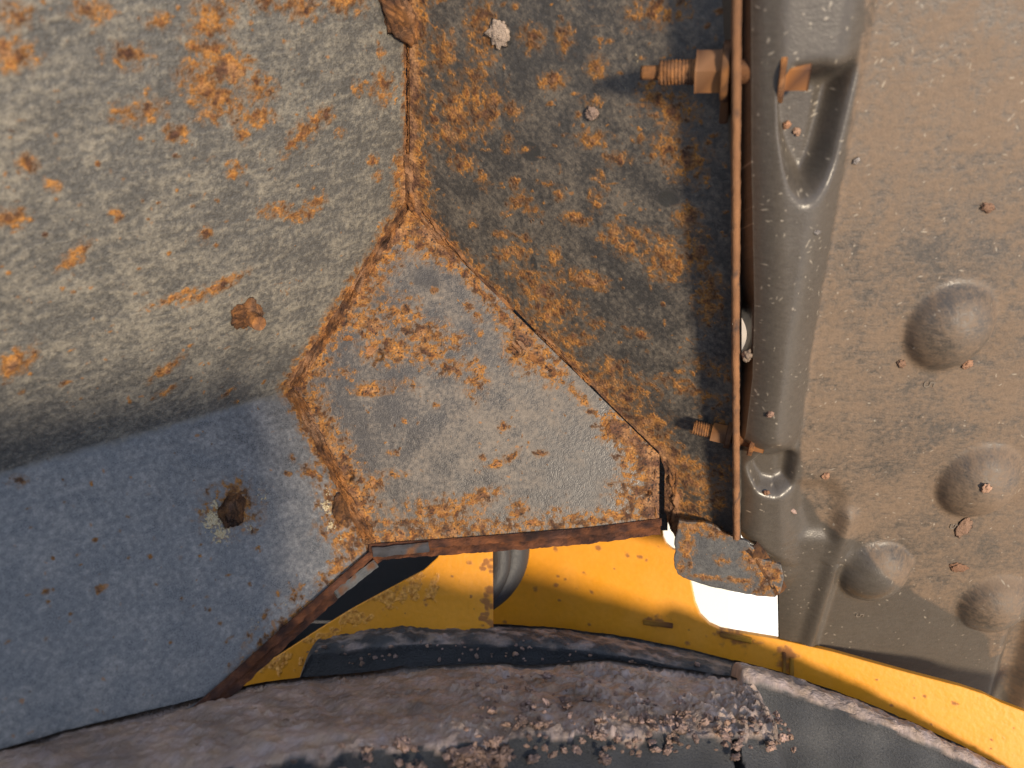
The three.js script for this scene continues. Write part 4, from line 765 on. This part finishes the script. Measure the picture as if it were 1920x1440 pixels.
{
  const g = new THREE.CylinderGeometry(TR - 0.05, TR - 0.05, 0.46, 160, 8, true, 0, Math.PI * 2); g.rotateX(Math.PI / 2); g.translate(TX, TYc, -0.255); colourBy(g, rubTone); part('carcass', g, mTyre, tyre);
  for (const z of [-0.026, -0.484]) { const s = new THREE.RingGeometry(0.30, TR - 0.05, 120, 4); s.translate(TX, TYc, z); colourBy(s, rubTone); part('sidewall', s, mTyre, tyre); }
}
lug('added_shade_block', -0.30, 0.1395, (x) => Math.max(0.215, 0.327 + 0.41 * x), (x) => Math.min(0.424, Math.max(0.25, 0.288 + (x + 0.19) * 1.05)), 0, { crack: 0.108, slope: 0.022, round: 0.010, top: lugTop, crumb: 1, back: (x) => { const P = [[-0.5, 0], [-0.19, 0], [-0.13, -0.003], [-0.06, -0.0145], [0, -0.0075], [0.06, 0.003], [0.12, 0.006], [0.3, 0.006]]; let i = 1; while (P[i][0] < x) i++; return lerp(P[i - 1][1], P[i][1], sst(P[i - 1][0], P[i][0], x)); } });
lug('added_shade_block', -0.42, 0.03, () => 0.03, () => 0.07, 0, { top: () => CAM_Y - 0.072, slope: 0.01, deep: 0.26 });  // added unseen slab near the lens, throws shade on the lower left facet
lug('added_shade_block', -0.128, 0.16, () => 0.449, (x) => 0.474, 0.0005, { mudH: 0.0014, hang: 0.35, slope: 0.002, backMud: 0.3, clean: 1 });
lug('added_shade_block', 0.1215, 0.40, (x) => 0.416 - 0.03 * (x - 0.124), (x) => 0.436 - 0.02 * (x - 0.124), 0.0115, { round: 0.004, mudH: 0.002, hang: 0.3, slope: 0.003, backMud: 0.3 });
{ // clods of dried mud
  const r = rng(77), gs = [];
  const clod = (x, z, s, y = topY(x)) => { s *= 0.72; const g = lump(s * (0.7 + 0.9 * r()), s * (0.4 + 0.5 * r()), s * (0.7 + 0.9 * r()), r() * 90, 1.1, 4, 2.1); g.rotateY(r() * 6); g.rotateX(r() * 6); g.translate(x, y, z); metreUV(g); colourBy(g, (a, b, c) => { const k = mudTone(a, b, c); return [k[0] * 1.05, k[1] * 0.92, k[2] * 0.88]; }); gs.push(g); };
  const zf = (x) => -(0.327 + 0.41 * x);
  for (let i = 0; i < 150; i++) { const x = -0.13 + 0.268 * Math.pow(r(), 0.7), z = zf(x); clod(x, z + (r() - 0.4) * 0.012 + 0.002, 0.0009 + 0.003 * r() * r(), lugTop(x) - 0.006 + (r() - 0.5) * 0.011); }
  for (let i = 0; i < 150; i++) { const x = -0.02 + 0.158 * r(), z = lerp(zf(x), -0.42, r() * r()); clod(x, z, 0.0007 + 0.0026 * r() * r(), lugTop(x) + 0.001); }
  for (let i = 0; i < 26; i++) { const x = -0.014 + (r() - 0.5) * 0.02, z = zf(x) + 0.004; clod(x, z, 0.002 + 0.0025 * r(), lugTop(x) - 0.006 - 0.009 * r()); }
  for (let i = 0; i < 120; i++) { const x = -0.12 + 0.45 * r(), q = x > 0.124; clod(x, q ? -0.416 - 0.016 * r() : -0.447 - 0.02 * r(), 0.0006 + 0.0017 * r() * r(), topY(x) - 0.003 * r() + (q ? 0.011 : 0)); }
  for (let i = 0; i < 60; i++) { const x = -0.10 + 0.19 * r(); clod(x, -0.446, 0.0006 + 0.0014 * r() * r(), topY(x) - 0.002 - 0.010 * r()); }
  const m = part('mud', mergeGeometries(gs), mClod, tyre); m.userData.kind = 'stuff';
}

// ================================================================ LOOSE BITS
function chip(name, label, cat, c, n, rx, ry, rz, seed, col, group) {
  const g = lump(rx, ry, rz, seed, 0.75, 4, 1.9); orient(g, n, seed * 1.3); metreUV(g); colourBy(g, (x, y, z) => { const f = 1 + 0.35 * fbm3(x * 700 + seed, y * 700, z * 700, 3); const w = 0.75 + 0.25 * Math.sin(seed * 5.1), q = 0.08 * Math.sin(seed * 3.3); return [col[0] * f * w, col[1] * f * w * (1 + q), col[2] * f * w * (1 + 2 * q)]; });
  const m = part(numbered(name), g, mClod, scene); m.position.copy(c); return tag(m, label, cat, group);
}
const TAN = [0.42, 0.24, 0.15], PINK = [0.46, 0.30, 0.23], GREYP = [0.44, 0.36, 0.30];
const mud = (x, y, r, seed, label, ry = r, col = TAN) => { const k = -onLiner(x, y).z / FPX; chip('mud_flake', label, 'mud flake', onLiner(x, y).addScaledVector(PP.n, 0.0004), PP.n, r * k, ry * k, 0.0011, seed, col, 'mud flakes stuck on the liner'); };
mud(1852, 389, 8, 1, 'small triangular tan mud flake high on the plain liner panel', 13);
mud(1690, 681, 9, 2, 'small tan mud flake just left of the moulded five', 7);
mud(1813, 683, 11, 3, 'tan mud flake at the lower rim of the topmost dome', 7);
mud(1825, 885, 10, 4, 'tan mud flake stuck on the face of a dome', 9);
mud(1548, 891, 7, 5, 'tiny tan mud flake on the flat panel near the small bolt pocket', 7);
mud(1806, 988, 24, 6, 'broad ragged tan mud smear below the dome with a flake', 13);
mud(1797, 1064, 16, 7, 'ragged tan mud flake between the lower domes', 10);
mud(1605, 301, 7, 8, 'tiny pale mud crumb beside the edge bead', 5, GREYP);
mud(1479, 238, 7, 9, 'tiny tan crumb in the larger bolt pocket under the washer', 8);
mud(1498, 250, 7, 10, 'tiny tan crumb in the larger bolt pocket under the bolt head', 7);
mud(1434, 916, 5, 11, 'tiny tan crumb at the foot of the small bolt pocket', 6);
mud(1512, 414, 8, 12, 'tiny pale crumb on the edge bead below the larger pocket', 4, GREYP);
mud(1428, 744, 7, 13, 'tiny pale crumb low on the edge bead', 6, PINK);
mud(1487, 958, 8, 14, 'tiny pink crumb above the reddish hollow', 4, PINK);
const onSide = (x, y, r, seed, label, col) => chip('mud_flake', label, 'mud flake', hit(PR, x, y).addScaledVector(PR.n, 0.001), PR.n, r * 0.00025, r * 0.00024, 0.0013, seed, col, 'mud flakes stuck on the side plate');
onSide(937, 62, 21, 21, 'pale curled mud flake high on the side plate', [0.5, 0.38, 0.29]); onSide(1111, 211, 12, 22, 'small pale pink mud flake on the side plate', [0.5, 0.36, 0.29]);
chip('pebble', 'small tan pebble wedged between flange edge and liner', 'pebble', at(1401, 667, flangeD(667) + 0.004), V(0, 0, 1), 0.0021, 0.0027, 0.0022, 31.4, [0.34, 0.25, 0.18]);
for (const o of [...scene.children]) if (o.userData.kind !== 'structure' && !o.isLight && o !== sun.target) o.applyMatrix4(TURN);
renderer.render(scene, camera);
